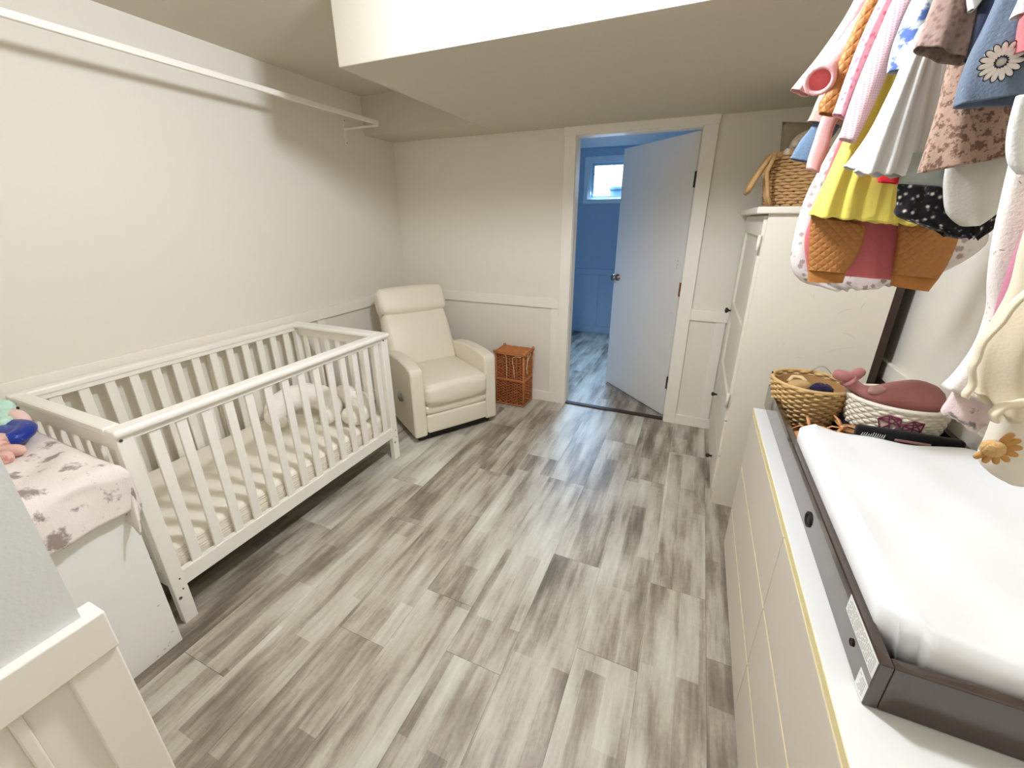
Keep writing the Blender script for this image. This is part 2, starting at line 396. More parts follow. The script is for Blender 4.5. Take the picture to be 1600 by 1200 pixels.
# ---- wainscot and trim of this room
t = struct(obj('trim_2', boxes([(0, 1.541, -.02, 0, .851, .933)], .003), TRIM))
t3 = struct(obj('trim_3', boxes([(2.55, RX, -.02, 0, .851, .933)], .003), TRIM))
obj('batten', B(2.725, 2.79, -.012, 0, .08, .851, bev=.002), TRIM, t3)
obj('batten', B(1.475, 1.541, -.012, 0, .09, .851, bev=.002), TRIM, t)
t4 = struct(obj('trim_4', boxes([(0, .02, -3.07, -.02, .845, .925)], .003), TRIM))
for y in (-.25, -1.05, -1.85, -2.65): obj('batten', B(0, .012, y-.035, y+.035, .09, .845, bev=.002), TRIM, t4)
struct(obj('baseboard_back', boxes([(0, 1.541, -.02, 0, 0, .09), (2.55, RX, -.02, 0, 0, .08)], .003), TRIM))
struct(obj('baseboard_left', boxes([(0, .02, -3.07, 0, 0, .09)], .003), TRIM))
t5 = struct(obj('trim_5', boxes([(RX-.02, RX, -4.6, 0, .851, .933)], .003), TRIM))
# partition wall by the camera: rail cap, stile and beaded panel on its face
t6 = struct(obj('trim_6', boxes([(1.65, 1.70, -4.6, -3.048, .853, .933)], .003), TRIM))
obj('stile', B(1.68, 1.694, -3.115, -3.05, .0, .853, bev=.003), TRIM, t6)
obj('panel', B(1.68, 1.684, -4.6, -3.115, .0, .853), TRIM, t6)
for y in (-3.175, -3.47, -3.77): obj('bead', B(1.684, 1.689, y-.008, y+.008, 0, .853, bev=.003), TRIM, t6)

# ---- door
door = struct(empty('door_1', (2.04, 0, 0)))
casing = obj('casing', bmesh.new(), TRIM, door)
bm = boxes([(1.541, 1.627, -.02, 0, 0, 2.111), (2.463, 2.55, -.02, 0, 0, 2.111), (1.535, 2.556, -.022, 0, 2.111, 2.169)], .003)
bm.to_mesh(casing.data); bm.free()
obj('jamb', boxes([(1.612, 1.63, 0, .1, 0, 2.111), (2.458, 2.476, 0, .1, 0, 2.111), (1.612, 2.476, 0, .1, 2.105, 2.123)]), TRIM, door)
obj('threshold', B(1.63, 2.458, .0, .05, 0, .012, bev=.004), DARKB, door)
hx, hy = 2.447, .075
ang = math.atan2(.66-.082, 1.849-2.44)
leaf = obj('door_leaf', B(0, .825, -.035, 0, .014, 2.098, bev=.002), DOORP, door)
leaf.matrix_parent_inverse = Matrix(); leaf.location = (hx-door.location.x, hy, 0); leaf.rotation_euler = (0, 0, ang)
LM = Matrix.Translation((hx, hy, 0)) @ Matrix.Rotation(ang, 4, 'Z')
def lobj(name, bm, m, smooth=False):
    for v in bm.verts: v.co = LM @ v.co
    return obj(name, bm, m, leaf, smooth)
for side in (1, -1):
    bm = bmesh.new(); Mx = Matrix.Rotation(-side*PI/2, 4, 'X')
    lathe(bm, [(.031, 0), (.03, .006), (.012, .01), (.011, .028), (.022, .036), (.0285, .048), (.026, .06), (.014, .067)], (.765, 0 if side > 0 else -.035, 1.05), 24, Mx=Mx)
    lobj('knob', bm, NICKEL, True)
for z, mm in ((1.80, BLACKP), (.32, BLACKP), (1.06, COPPER)):
    bm = bmesh.new(); tube(bm, [(hx+.004, hy-.012-.03, z-.05), (hx+.004, hy-.042, z+.05)], .008, 8); box(bm, hx+.006, hx+.011, hy-.07, hy-.03, z-.05, z+.05, .002)
    obj('hinge', bm, mm, door)
for z in (1.225, 1.25, 1.20, .86):
    bm = bmesh.new(); box(bm, .05, .058, 0, .0006, z, z+.012); lobj('dent', bm, SCUFF)

# ---- ceiling lamp (source of the main light; above the frame)
cl = thing('ceiling_light', 'round ceiling lamp base in the middle of the room', 'lamp', (2.15, -2.12, CZ))
bm = bmesh.new(); lathe(bm, [(.06, -.025), (.075, -.012), (.075, 0)], (2.15, -2.12, CZ), 24); obj('base', bm, WHITEL, cl, True)
# ------------------------------------------------------------------ crib
crib = thing('crib', 'white slatted wooden baby crib along the left wall', 'crib', (.44, -1.97, 0))
cx0, cx1, cy0, cy1, ch = .045, .84, -2.667, -1.275, .886
obj('top_rail', B(cx1-.07, cx1, cy0, cy1, .858, ch, bev=.011, seg=3), CRIBW, crib, False)
obj('top_rail', B(cx0, cx0+.045, cy0, cy1, .855, ch, bev=.008), CRIBW, crib)
obj('end_rail', B(cx0+.045, cx1-.07, cy0, cy0+.053, .858, ch, bev=.009), CRIBW, crib)
obj('end_rail', B(cx0+.045, cx1-.07, cy1-.08, cy1, .858, ch, bev=.009), CRIBW, crib)
for x in (.79, cx0+.008): obj('side_rail', B(x, x+.03, cy0+.05, cy1-.06, .835, .86, bev=.002), CRIBW, crib)
for y in (cy0+.012, cy1-.045): obj('under_rail', B(cx0+.04, .79, y, y+.026, .80, .859, bev=.002), CRIBW, crib)
HOLE = mat('dark bolt head', (74, 66, 56), .5)
for (x0, x1, y0, y1) in ((.79, .824, -2.661, -2.612), (.79, .824, -1.338, -1.285), (cx0+.002, cx0+.036, -2.661, -2.612), (cx0+.002, cx0+.036, -1.338, -1.285)):
    lg = obj('leg', B(x0, x1, y0, y1, 0, .859, bev=.003), CRIBW, crib)
    if x0 > .5:
        for (z, r) in ((.845, .0055), (.128, .006), (.212, .0035), (.16, .003)):
            bm = bmesh.new(); lathe(bm, [(r, 0), (r, .0025)], (.8245-.001, (y0+y1)/2-.012+(.018 if r < .004 else 0), z), 10, Mx=Matrix.Rotation(PI/2, 4, 'Y')); obj('bolt', bm, HOLE, lg)
for x in (.793, cx0+.008): obj('bottom_rail', B(x, x+.026, -2.613, -1.337, .165, .236, bev=.003), CRIBW, crib)
for y in (-2.652, -1.325): obj('bottom_rail', B(cx0+.036, .79, y, y+.026, .165, .236, bev=.003), CRIBW, crib)
sm = None
def slat(x, y, dx, dy, z0=.23, z1=.845):
    key = (dx, dy)
    if key not in slat.c:
        bm = B(-dx/2, dx/2, -dy/2, dy/2, 0, z1-z0, bev=.003); me = bpy.data.meshes.new('slat'); bm.to_mesh(me); bm.free(); me.materials.append(CRIBW); slat.c[key] = me
    o = bpy.data.objects.new('slat', slat.c[key]); COL.objects.link(o); o.parent = crib; o.matrix_parent_inverse = wm(crib).inverted(); o.location = (x, y, z0)
slat.c = {}
for i in range(14): slat(.806, -2.548+.09*i, .014, .037)
for i in range(13): slat(cx0+.022, -2.56+.0945*i+.02, .014, .04)
for i in range(7):
    slat(.137+.097*i, -2.64, .036, .014, .23, .81); slat(.137+.097*i, -1.312, .036, .014, .23, .81)
obj('mattress_support', boxes([(cx0+.04, .788, -2.62, -1.33, .17, .19), (.12, .15, -2.62, -1.33, .15, .17), (.6, .63, -2.62, -1.33, .15, .17)]), BLACKP, crib)
# mattress
mt = thing('mattress', 'cream crib mattress with ribbed border inside the white crib', 'mattress', (.43, -1.97, .2))
bm = bmesh.new(); box(bm, cx0+.045, .785, -2.615, -1.335, .195, .335, .03, 4); obj('mattress_body', bm, MATTR, mt, True)
for z in (.215, .228, .25, .263, .276, .30, .312):
    bm = bmesh.new()
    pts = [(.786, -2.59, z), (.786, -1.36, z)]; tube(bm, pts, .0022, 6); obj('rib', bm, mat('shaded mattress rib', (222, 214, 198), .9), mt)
# nursing pillow
np_ = thing('nursing_pillow', 'white crescent nursing pillow lying at the far end of the crib', 'pillow', (.45, -1.60, .336))
bm = bmesh.new(); K = 26; pts = []; rr = []
for i in range(K+1):
    a = -.75*PI+1.5*PI*i/K; pts.append((.40+.175*math.cos(a+2.3), -1.63+.15*math.sin(a+2.3), .425+.03*math.cos(a)))
    q = math.sin(PI*(i+.35)/(K+.7)); rr.append((.088*(.5+.5*q)+.004*math.sin(i*2.1), .085*(.5+.5*q)+.005*math.sin(i*1.7)))
tube(bm, pts, rr, 16); obj('pillow_body', bm, cloth('cream pillow cotton', (248, 244, 236), 'blobs', (232, 220, 200), 7, .58), np_, True, subsurf=1)
def crump(sx, sy, sz, c, seed, amp=.25, n=26, Mx=None, e=.7):
    rnd = random.Random(seed); ph = [rnd.uniform(0, 6.28) for _ in range(9)]; kk = [rnd.uniform(9, 24) for _ in range(9)]
    def fn(v):
        s = sum(math.sin(v.x*kk[i]+v.y*kk[(i+3) % 9]+v.z*kk[(i+5) % 9]+ph[i]) for i in range(6))/6
        return v*(1+amp*s)
    bm = bmesh.new(); puffy(bm, sx, sy, sz, e, c, n, Mx, 18, fn); return bm
bl = thing('baby_blanket', 'white striped baby blanket bunched against the far end of the crib', 'blanket', (.6, -1.44, .336))
obj('blanket_fold', crump(.15, .06, .09, (.60, -1.405, .43), 4, .25), cloth('white striped muslin', (244, 241, 232), 'blobs', (206, 204, 196), 9, .58), bl, True)
obj('blanket_fold', crump(.07, .09, .055, (.70, -1.50, .395), 9, .3), cloth('white muslin', (243, 238, 226)), bl, True)

# ------------------------------------------------------------------ recliner
rec = thing('recliner', 'cream leather recliner chair in the corner beside the crib', 'armchair', (1.035, -.845, 0), math.atan2(.839, .544))
LOCAL[0] = True                      # local frame: x along the front (left -, right +), y towards the back, z up
def pad(name, x0, x1, y0, y1, z0, z1, bev, m=LEATHER, bulge=0, parent=None, tilt=None, seg=5):
    bm = bmesh.new(); box(bm, x0, x1, y0, y1, z0, z1)
    bmesh.ops.subdivide_edges(bm, edges=bm.edges[:], cuts=5, use_grid_fill=True)
    cx, cy, cz = (x0+x1)/2, (y0+y1)/2, (z0+z1)/2; hx_, hy_, hz_ = (x1-x0)/2, (y1-y0)/2, (z1-z0)/2
    for v in bm.verts:
        u = Vector(((v.co.x-cx)/hx_, (v.co.y-cy)/hy_, (v.co.z-cz)/hz_)); q = [1-abs(a)**2.2 for a in u]
        if abs(u.x) > .999: v.co.x += math.copysign(bulge*q[1]*q[2], u.x)
        if abs(u.y) > .999: v.co.y += math.copysign(bulge*q[0]*q[2], u.y)
        if abs(u.z) > .999: v.co.z += math.copysign(bulge*q[0]*q[1], u.z)
    if tilt:
        for v in bm.verts: v.co = tilt @ v.co
    o = obj(name, bm, m, parent or rec, True)
    md = o.modifiers.new('b', 'BEVEL'); md.width = bev; md.segments = seg; md.limit_method = 'ANGLE'; md.angle_limit = .9
    return o
W2 = .342
bm = bmesh.new(); box(bm, -W2+.04, W2-.04, .05, .66, .0, .055, .01); obj('base', bm, BLACKP, rec)
def arm(x0, x1):
    # side profile with a gently arched top
    prof = [(0, .05), (0, .545), (.02, .575), (.10, .592), (.25, .60), (.42, .592), (.56, .57), (.66, .54), (.70, .50), (.70, .05)]
    bm = bmesh.new(); a = [bm.verts.new((x0, y, z)) for y, z in prof]; b = [bm.verts.new((x1, y, z)) for y, z in prof]
    n = len(prof); bm.faces.new(a[::-1]); bm.faces.new(b)
    for i in range(n): bm.faces.new((a[i], a[(i+1) % n], b[(i+1) % n], b[i]))
    bmesh.ops.recalc_face_normals(bm, faces=bm.faces[:])
    o = obj('armrest', bm, LEATHER, rec, True)
    md = o.modifiers.new('b', 'BEVEL'); md.width = .018; md.segments = 4; md.limit_method = 'ANGLE'; md.angle_limit = .5
    md = o.modifiers.new('n', 'WEIGHTED_NORMAL')
arm(-W2, -W2+.098); arm(W2-.098, W2)
sx = W2-.10
pad('seat', -sx, sx, -.035, .52, .285, .455, .035, bulge=.02)
pad('footrest', -sx-.002, sx+.002, -.012, .06, .075, .215, .014, bulge=.006)
pad('footrest_band', -sx-.002, sx+.002, -.010, .06, .222, .288, .014, bulge=.006)
tl = Matrix.Translation((-.02, .495, .42)) @ Matrix.Rotation(-.455, 4, 'X')
pad('backrest', -sx-.02, sx+.02, -.02, .14, .0, .46, .035, bulge=.025, tilt=tl)
pad('backrest_shell', -sx-.015, sx+.015, .10, .16, -.22, .60, .03, tilt=tl)
tl2 = Matrix.Translation((-.02, .495, .42)) @ Matrix.Rotation(-.455, 4, 'X') @ Matrix.Translation((0, -.015, .455))
pad('headrest', -sx-.028, sx+.028, -.04, .13, .0, .205, .042, bulge=.02, tilt=tl2)
LOCAL[0] = False
# small lever tab on the chair's crib side
LOCAL[0] = True
bm = bmesh.new(); tube(bm, [(-W2+.01, .24, .27), (-W2-.012, .22, .29), (-W2-.024, .20, .33), (-W2-.03, .19, .375)], [.012, .014, .016, .004], 8)
obj('recline_lever', bm, mat('grey green plastic', (128, 134, 118), .5), rec, True)
LOCAL[0] = False

# ------------------------------------------------------------------ wicker hamper
hm = thing('hamper', 'tall rectangular brown wicker hamper with lid beside the recliner', 'hamper', (1.20, -.12, 0))
hx0, hx1, hy0, hy1 = 1.06, 1.315, -.222, -.028
def hpath(z0, z1, rows, infl=0):
    a, b = (hx1-hx0)/2, (hy1-hy0)/2; cx, cy = (hx0+hx1)/2, (hy0+hy1)/2; per = 4*(a+b)
    def f(r, s):
        d = s*per; z = z0+(z1-z0)*r/max(1, rows-1); g = 1+infl*(z-z0)
        segs = ((2*a, (-a, -b), (1, 0), (0, -1)), (2*b, (a, -b), (0, 1), (1, 0)), (2*a, (a, b), (-1, 0), (0, 1)), (2*b, (-a, b), (0, -1), (-1, 0)))
        for ln, p, t_, n_ in segs:
            if d <= ln: return Vector((cx+(p[0]+t_[0]*d)*g, cy+(p[1]+t_[1]*d)*g, z)), Vector((n_[0], n_[1], 0))
            d -= ln
        return Vector((cx-a, cy-b, z)), Vector((-1, -1, 0))
    return f
stuff(obj('lower_weave', woven(hpath(.016, .225, 18), 18, None, .0055, .0052, 36, 5, jitter=.0012), WICKERD, hm, True))
stuff(obj('upper_weave', woven(hpath(.25, .455, 17, .02), 17, None, .0055, .0054, 36, 5, jitter=.0025), WICKERD, hm, True))
bm = boxes([(hx0+.003, hx1-.003, hy0+.003, hy1-.003, .005, .46)]); obj('lining', bm, WICKERG, hm)  # solid dark core: shade in the weave gaps put into its colour
for (x, y) in ((hx0, hy0), (hx1, hy0), (hx1, hy1), (hx0, hy1)):
    bm = bmesh.new(); tube(bm, [(x, y, .003), (x, y, .2), (x+(x-1.19)*.01, y, .465)], .0095, 8); obj('corner_post', bm, WICKER, hm, True)
for x in [hx0+.032*i for i in range(1, 8)]:
    bm = bmesh.new(); tube(bm, [(x, hy0-.003, .012), (x, hy0-.003, .46)], .004, 6); obj('stake', bm, WICKERD, hm, True)
for y in [hy0+.032*i for i in range(1, 6)]:
    bm = bmesh.new(); tube(bm, [(hx1+.003, y, .012), (hx1+.003, y, .46)], .004, 6); obj('stake', bm, WICKER, hm, True)
def hband(z, r, o=.006):
    bm = bmesh.new(); pts = []
    for k in range(60):
        p, n_ = hpath(z, z, 1)(0, k/60); pts.append(p+n_*(o+.002*math.sin(k*1.6)))
    tube(bm, pts, r, 6, True); return bm
for z in (.012, .235, .243): obj('band', hband(z, .0075), WICKER, hm, True)
lid = obj('lid', B(hx0-.012, hx1+.012, hy0-.012, hy1+.01, .468, .482, bev=.004), WICKER, hm)
bm = bmesh.new()
for i in range(26):
    y = hy0-.008+i*.0078; tube(bm, [(hx0-.01+k*.028, y, .486+.0025*(1 if (k+i) % 2 else -1)) for k in range(11)], .0042, 5)
stuff(obj('lid_weave', bm, WICKER, lid, True))
for (x, y) in ((hx0-.01, hy0-.01), (hx1+.01, hy0-.01), (hx1+.01, hy1+.008), (hx0-.01, hy1+.008)):
    bm = bmesh.new(); puffy(bm, .014, .014, .014, 1, (x, y, .487), 6, None, 8); obj('corner_knot', bm, WICKER, lid, True)
bm = bmesh.new(); tube(bm, [(hx0-.01, hy0-.014, .474), ((hx0+hx1)/2, hy0-.016, .476), (hx1+.012, hy0-.014, .474)], .008, 7); tube(bm, [(hx1+.014, hy0-.01, .474), (hx1+.014, hy1+.008, .474)], .008, 7); obj('lid_border', bm, WICKER, lid, True)
for pts in ([(1.13, hy0-.013, .47), (1.162, hy0-.022, .46), (1.165, hy0-.017, .40), (1.168, hy0-.016, .34), (1.165, hy0-.016, .255)],
            [(1.30, hy0-.013, .46), (1.235, hy0-.022, .458), (1.222, hy0-.02, .42), (1.232, hy0-.017, .36), (1.238, hy0-.016, .26)],
            [(hx1+.01, -.07, .47), (hx1+.02, -.12, .45), (hx1+.02, -.17, .42), (hx1+.018, -.185, .36), (hx1+.017, -.18, .29)],
            [(hx1+.02, -.04, .46), (hx1+.024, -.03, .42), (hx1+.022, -.04, .36), (hx1+.02, -.035, .31)],
            [(hx1+.018, -.16, .47), (hx1+.026, -.2, .43), (hx1+.02, -.19, .39), (hx1+.02, -.205, .35)]):
    bm = bmesh.new(); tube(bm, [cat([tuple(p) for p in pts], i/14) for i in range(15)], .0032, 6); obj('tie_string', bm, STRING, hm, True)

# ------------------------------------------------------------------ wall rods
def rod(name, label, x, y0, y1, z, wallx, ybr):
    r = thing(name, label, 'clothes rod', (x, (y0+y1)/2, z))
    obj('rod', B(x-.011, x+.011, y0, y1, z-.013, z+.014, bev=.003), TRIM, r)
    for y in ybr:
        s = 1 if wallx < x else -1
        b = obj('bracket', boxes([(wallx, wallx+s*.006, y-.012, y+.012, z-.13, z+.055), (wallx, x+s*.012, y-.007, y+.007, z-.026, z-.014)], .002), TRIM, r)
        for zz in (-.112, .035):
            bm = bmesh.new(); lathe(bm, [(.004, 0), (.004, .003)], (wallx+s*.006, y, z+zz), 8, Mx=Matrix.Rotation(s*PI/2, 4, 'Y')); obj('screw', bm, METALD, b)
rod('clothes_rod', 'empty white clothes rod on brackets high along the left wall', .30, -3.06, -.535, 2.196, 0, (-.55, -2.8))
rod('clothes_rod', 'clothes rod carrying baby clothes above the changing dresser', 2.985, -3.0, -1.62, 2.22, RX, (-1.68, -2.9))

# ------------------------------------------------------------------ wardrobe
wd = thing('wardrobe', 'tall aged white wardrobe with pewter knobs beside the door', 'wardrobe', (3.06, -.5, 0))
WX0, WX1, WY0, WY1, WZ = 2.80, 3.335, -.977, -.06, 1.572
obj('body', boxes([(WX0+.02, WX1, WY0, WY0+.018, 0, WZ), (WX0+.02, WX1, WY1-.018, WY1, 0, WZ), (WX0+.02, WX1, WY0+.018, WY1-.018, .04, .06), (WX1-.01, WX1, WY0+.018, WY1-.018, .04, WZ), (WX0+.02, WX1, WY0+.018, WY1-.018, WZ-.02, WZ), (WX0+.02, WX1-.01, WY0+.018, WY1-.018, .515, .53)]), WARDW, wd)
obj('top', B(WX0-.045, WX1+.02, WY0-.022, WY1+.02, WZ, WZ+.03, bev=.006), WARDW, wd)
obj('plinth', B(WX0+.002, WX0+.02, WY0+.002, WY1, 0, .078, bev=.002), WARDW, wd)
for b_ in ((WX0+.006, WX0+.02, WY0, WY0+.012, .078, WZ), (WX0+.006, WX0+.02, WY1-.03, WY1, .078, WZ)): obj('face_frame', B(*b_), WARDW, wd)
dr = obj('door', bmesh.new(), WARDW, wd)
d0, d1 = WY0+.016, WY1-.034
bm = boxes([(WX0-.008, WX0+.018, d0, d0+.085, .524, WZ-.008), (WX0-.008, WX0+.018, d1-.085, d1, .524, WZ-.008)]+[(WX0-.008, WX0+.018, d0+.085, d1-.085, a, b) for a, b in ((.524, .62), (.93, 1.03), (WZ-.10, WZ-.008))]+[(WX0+.006, WX0+.014, d0+.08, d1-.08, .6, WZ-.09)], .002)
bm.to_mesh(dr.data); bm.free()
def wknob(parent, y, z, r=.016):
    bm = bmesh.new(); lathe(bm, [(.006, 0), (.006, .012), (r*.7, .016), (r, .024), (r*.9, .032), (r*.3, .036)], (WX0-.008, y, z), 16, Mx=Matrix.Rotation(-PI/2, 4, 'Y')); obj('knob', bm, METALD, parent, True)
wknob(dr, -.17, .972, .019)
for z in (1.44, .645):
    bm = boxes([(WX0-.0105, WX0-.008, d0+.004, d0+.03, z-.035, z+.035)], .001); h = obj('hinge', bm, WARDW, wd)
    bm = bmesh.new(); tube(bm, [(WX0-.012, WY0+.009, z-.04), (WX0-.012, WY0+.009, z+.04)], .0075, 8); obj('hinge_pin', bm, WARDW, h, True)
    bm = bmesh.new()
    for q in (-.02, .015): lathe(bm, [(.004, 0), (.004, .002)], (WX0-.0125, d0+.017, z+q), 8, Mx=Matrix.Rotation(-PI/2, 4, 'Y'))
    obj('screw', bm, METALD, h)
for z0, z1, ky in ((.304, .516, -.30), (.084, .296, -.70)):
    q = obj('drawer', B(WX0-.006, WX0+.018, d0, d1, z0, z1, bev=.004), WARDW, wd); wknob(q, ky, (z0+z1)/2 if z0 > .2 else .15, .014)
obj('back_panel', B(WX1, WX1+.032, WY0+.004, WY1, .02, 1.53, bev=.001), DARKB, wd)
# pencil scuffs on the side
bm = bmesh.new()
for (x, z, l, a) in ((3.18, 1.16, .05, .5), (3.24, 1.19, .03, 1.2), (3.05, .92, .02, 0), (3.22, 1.05, .06, -.4), (2.98, .98, .012, .8), (3.2, .98, .1, .35), (3.05, 1.22, .02, 1.5), (2.93, .62, .012, 0)):
    tube(bm, [(x-l/2*math.cos(a), WY0, z-l/2*math.sin(a)), (x, WY0, z+.006), (x+l/2*math.cos(a), WY0, z+l/2*math.sin(a))], .0009, 4)
stuff(obj('scuff_marks', bm, SCUFF, wd))
# basket on top
BX, BY, BZ = 3.02, -.55, WZ+.031
wb = thing('basket', 'tall palm basket with a hinged strap handle on the wardrobe', 'basket', (BX, BY, BZ))
def rpath(c, z0, z1, rows, r0, r1, sx=1, sy=1, p=.8):
    def f(r, s):
        t = r/max(1, rows-1); R = r0+(r1-r0)*t**p; a = 2*PI*s
        n_ = Vector((math.cos(a), math.sin(a), 0))
        return Vector((c[0]+R*sx*math.cos(a), c[1]+R*sy*math.sin(a), z0+(z1-z0)*t)), n_
    return f
stuff(obj('weave', woven(rpath((BX, BY), BZ+.01, BZ+.24, 17, .19, .222, 1, .8), 17, None, .006, .0085, 44, 5, jitter=.002), BASKETB, wb, True))
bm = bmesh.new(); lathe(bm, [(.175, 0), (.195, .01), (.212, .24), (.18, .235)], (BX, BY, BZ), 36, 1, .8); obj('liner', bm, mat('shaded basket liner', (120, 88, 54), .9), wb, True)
bm = bmesh.new(); tube(bm, [rpath((BX, BY), 0, 0, 1, .224, .224, 1, .8)(0, k/40)[0]+Vector((0, 0, BZ+.245)) for k in range(40)], .011, 7, True); obj('rim', bm, BASKETB, wb, True)
bm = bmesh.new()
for dy in (-.1, .0):
    tube(bm, [(BX-.205, BY-.06+dy, BZ+.245), (BX-.228, BY-.07+dy, BZ+.16), (BX-.205, BY-.06+dy, BZ+.06), (BX-.18, BY-.05+dy, BZ+.0)], .01, 7)
obj('side_band', bm, BASKETB, wb, True)
bm = bmesh.new(); pts = [(-.215, -.14, .235), (-.24, -.15, .20), (-.27, -.155, .14), (-.292, -.15, .085), (-.292, -.02, .08), (-.27, .03, .14), (-.22, .04, .23)]
tube(bm, [Vector((BX, BY, BZ))+Vector(cat(pts, i/30)) for i in range(31)], (.013, .013), 7); obj('handle', bm, BASKETB, wb, True)
def pillow_sq(bm, hx_, hy_, hz_, c, Mx):
    def f(side):
        def g(u, v):
            U, V = 2*u-1, 2*v-1; t_ = ((1-U*U)*(1-V*V))**.45
            k1 = 1-.10*(1-abs(V))*(1 if abs(V) < 1 else 0)*(abs(U)**2); k2 = 1-.10*(1-abs(U))*(abs(V)**2)
            return Mx @ Vector((hx_*U*k1, side*hy_*t_, hz_*V*k2))+Vector(c)
        return g
    grid(bm, f(1), 16, 16); grid(bm, f(-1), 16, 16); bmesh.ops.remove_doubles(bm, verts=bm.verts[:], dist=1e-5); bmesh.ops.recalc_face_normals(bm, faces=bm.faces[:])
cu = thing('cushion', 'taupe square cushion tucked in the basket on the wardrobe', 'cushion', (BX, BY, BZ+.2))
bm = bmesh.new(); pillow_sq(bm, .175, .055, .15, (BX-.01, BY+.03, BZ+.255), Z(.1)); obj('cushion_cover', bm, cloth('taupe cushion linen', (160, 146, 124)), cu, True)
cu2 = thing('cushion', 'fluffy cream pompom cushion in front of the taupe cushion', 'cushion', (BX, BY-.1, BZ+.2))
obj('cushion_cover', crump(.15, .06, .10, (BX+.01, BY-.085, BZ+.25), 3, .12), cloth('cream fleece', (214, 200, 176), bump=.7), cu2, True)
for (x, z) in ((-.13, .285), (-.03, .33), (-.155, .25)):
    bm = bmesh.new(); puffy(bm, .016, .016, .016, 1, (BX+x, BY-.14, BZ+z), 6, None, 8); obj('pompom', bm, cloth('cream pompom', (210, 196, 172), bump=.8), cu2, True)

# ------------------------------------------------------------------ dresser
ds = thing('dresser', 'long six drawer dresser in grey beige with white top', 'dresser', (3.12, -2.15, 0))
X0, X1, Y0, Y1 = 2.852, 3.40, -2.947, -1.347
obj('carcass', boxes([(X0+.02, X1, Y0, Y0+.02, 0, .748), (X0+.02, X1, Y1-.02, Y1, 0, .748), (X1-.01, X1, Y0, Y1, .03, .748), (X0+.03, X1, Y0+.02, Y1-.02, .03, .05), (X0+.03, X1, -2.158, -2.142, .05, .748)]), DRESSG, ds)
obj('top', B(X0, X1, Y0-.003, Y1+.003, .752, .78, bev=.0015), DRESSW, ds)
obj('edge_band', B(X0-.0012, X0, Y0-.002, Y1+.002, .757, .7775), PINE, ds)
yc = -2.147
for (ya, yb) in ((Y0+.002, yc-.0016), (yc+.0016, Y1-.002)):
    for z0, z1 in ((.04, .2465), (.2545, .4845), (.4925, .746)):
        q = obj('drawer', B(X0, X0+.018, ya, yb, z0, z1, bev=.001), DRESSG, ds)
        obj('edge_strip', B(X0+.0004, X0+.017, ya+.001, yb-.001, z1, z1+.0012), PINE, q)

# ------------------------------------------------------------------ changing tray
tr_ = thing('changing_tray', 'dark walnut changing tray frame resting on the dresser top', 'tray', (3.14, -1.95, .78))
TX0, TX1, TY0, TY1, T0, T1 = 2.895, 3.40, -2.59, -1.30, .781, .881
for nm, b in (('side_panel', (TX0, TX0+.02, TY0, TY1)), ('side_panel', (TX1-.02, TX1, TY0, TY1)), ('end_panel', (TX0+.02, TX1-.02, TY0, TY0+.02)), ('end_panel', (TX0+.02, TX1-.02, TY1-.02, TY1))):
    obj(nm, B(*b, T0, T1, bev=.0025), DARKW, tr_)
obj('bottom', B(TX0+.02, TX1-.02, TY0+.02, TY1-.02, T0, T0+.01), DARKR, tr_)
for y, z, r in ((-2.145, .820, .017), (-2.503, .820, .006)):
    bm = bmesh.new(); tube(bm, [(TX0-.0015, y+r*math.cos(a), z+r*math.sin(a)) for a in [2*PI*k/20 for k in range(20)]], r*.22, 6, True); lathe(bm, [(r, 0), (r, .001)], (TX0-.0002, y, z), 20, Mx=Matrix.Rotation(-PI/2, 4, 'Y')); obj('grommet', bm, BLACKP, tr_)
for (y0, y1, z0, z1) in ((-2.588, -2.447, .842, .879), (-2.588, -2.553, .783, .822)):
    st = obj('sticker', B(TX0-.0008, TX0, y0, y1, z0, z1), PAPER, tr_)
    bm = bmesh.new(); rnd = random.Random(5); z = z1-.006
    while z > z0+.005:
        y = y0+.006
        while y < y1-.01:
            l = rnd.uniform(.006, .02); box(bm, TX0-.0011, TX0-.0008, y, min(y+l, y1-.004), z-.0009, z+.0009); y += l+.004
        z -= .0052
    stuff(obj('fine_print', bm, INKG, st))
# pad: contoured, sides raised
pdn = thing('changing_pad', 'white contoured changing pad lying in the dark tray', 'pad', (3.14, -2.12, .79))
px0, px1, py0, py1 = 2.914, 3.38, -2.566, -1.745
def padfn(u, v):
    # u across, v along; wraps down the sides
    U = 2*u-1; V = 2*v-1
    e = 1-max(abs(U)**14, 0); q = 1-abs(V)**22
    sq = lambda a, k: math.copysign(abs(a)**k, a)
    x = (px0+px1)/2+(px1-px0)/2*sq(U, .8) if abs(U) < .9 else (px0+px1)/2+(px1-px0)/2*math.copysign(1-.0*(abs(U)), U)
    y = (py0+py1)/2+(py1-py0)/2*sq(V, .92)
    ridge = .022*(abs(U)**3)
    top = .922+ridge-.012*(1-abs(U)**2)
    rim = max(0, 1-(1-abs(U))/.16)**2.5
    end = max(0, 1-(1-abs(V))/.07)**2.5
    z = top-(.125 if abs(U) else 0)*max(rim, 0)-(.12)*end*(1-rim)
    z += .0018*math.sin(37*x+11*y)+.0016*math.sin(23*y-31*x)
    cr = max(0, abs(U)-.72)/.28; cv = max(0, abs(V)-.84)/.16; k_ = .03*min(cr, cv)
    x -= math.copysign(.008*end+k_, U); y -= math.copysign(k_, V)
    return (x, y, max(z, .795))
bm = bmesh.new(); grid(bm, padfn, 44, 60); obj('pad_cover', bm, PADW, pdn, True, solid=.004)
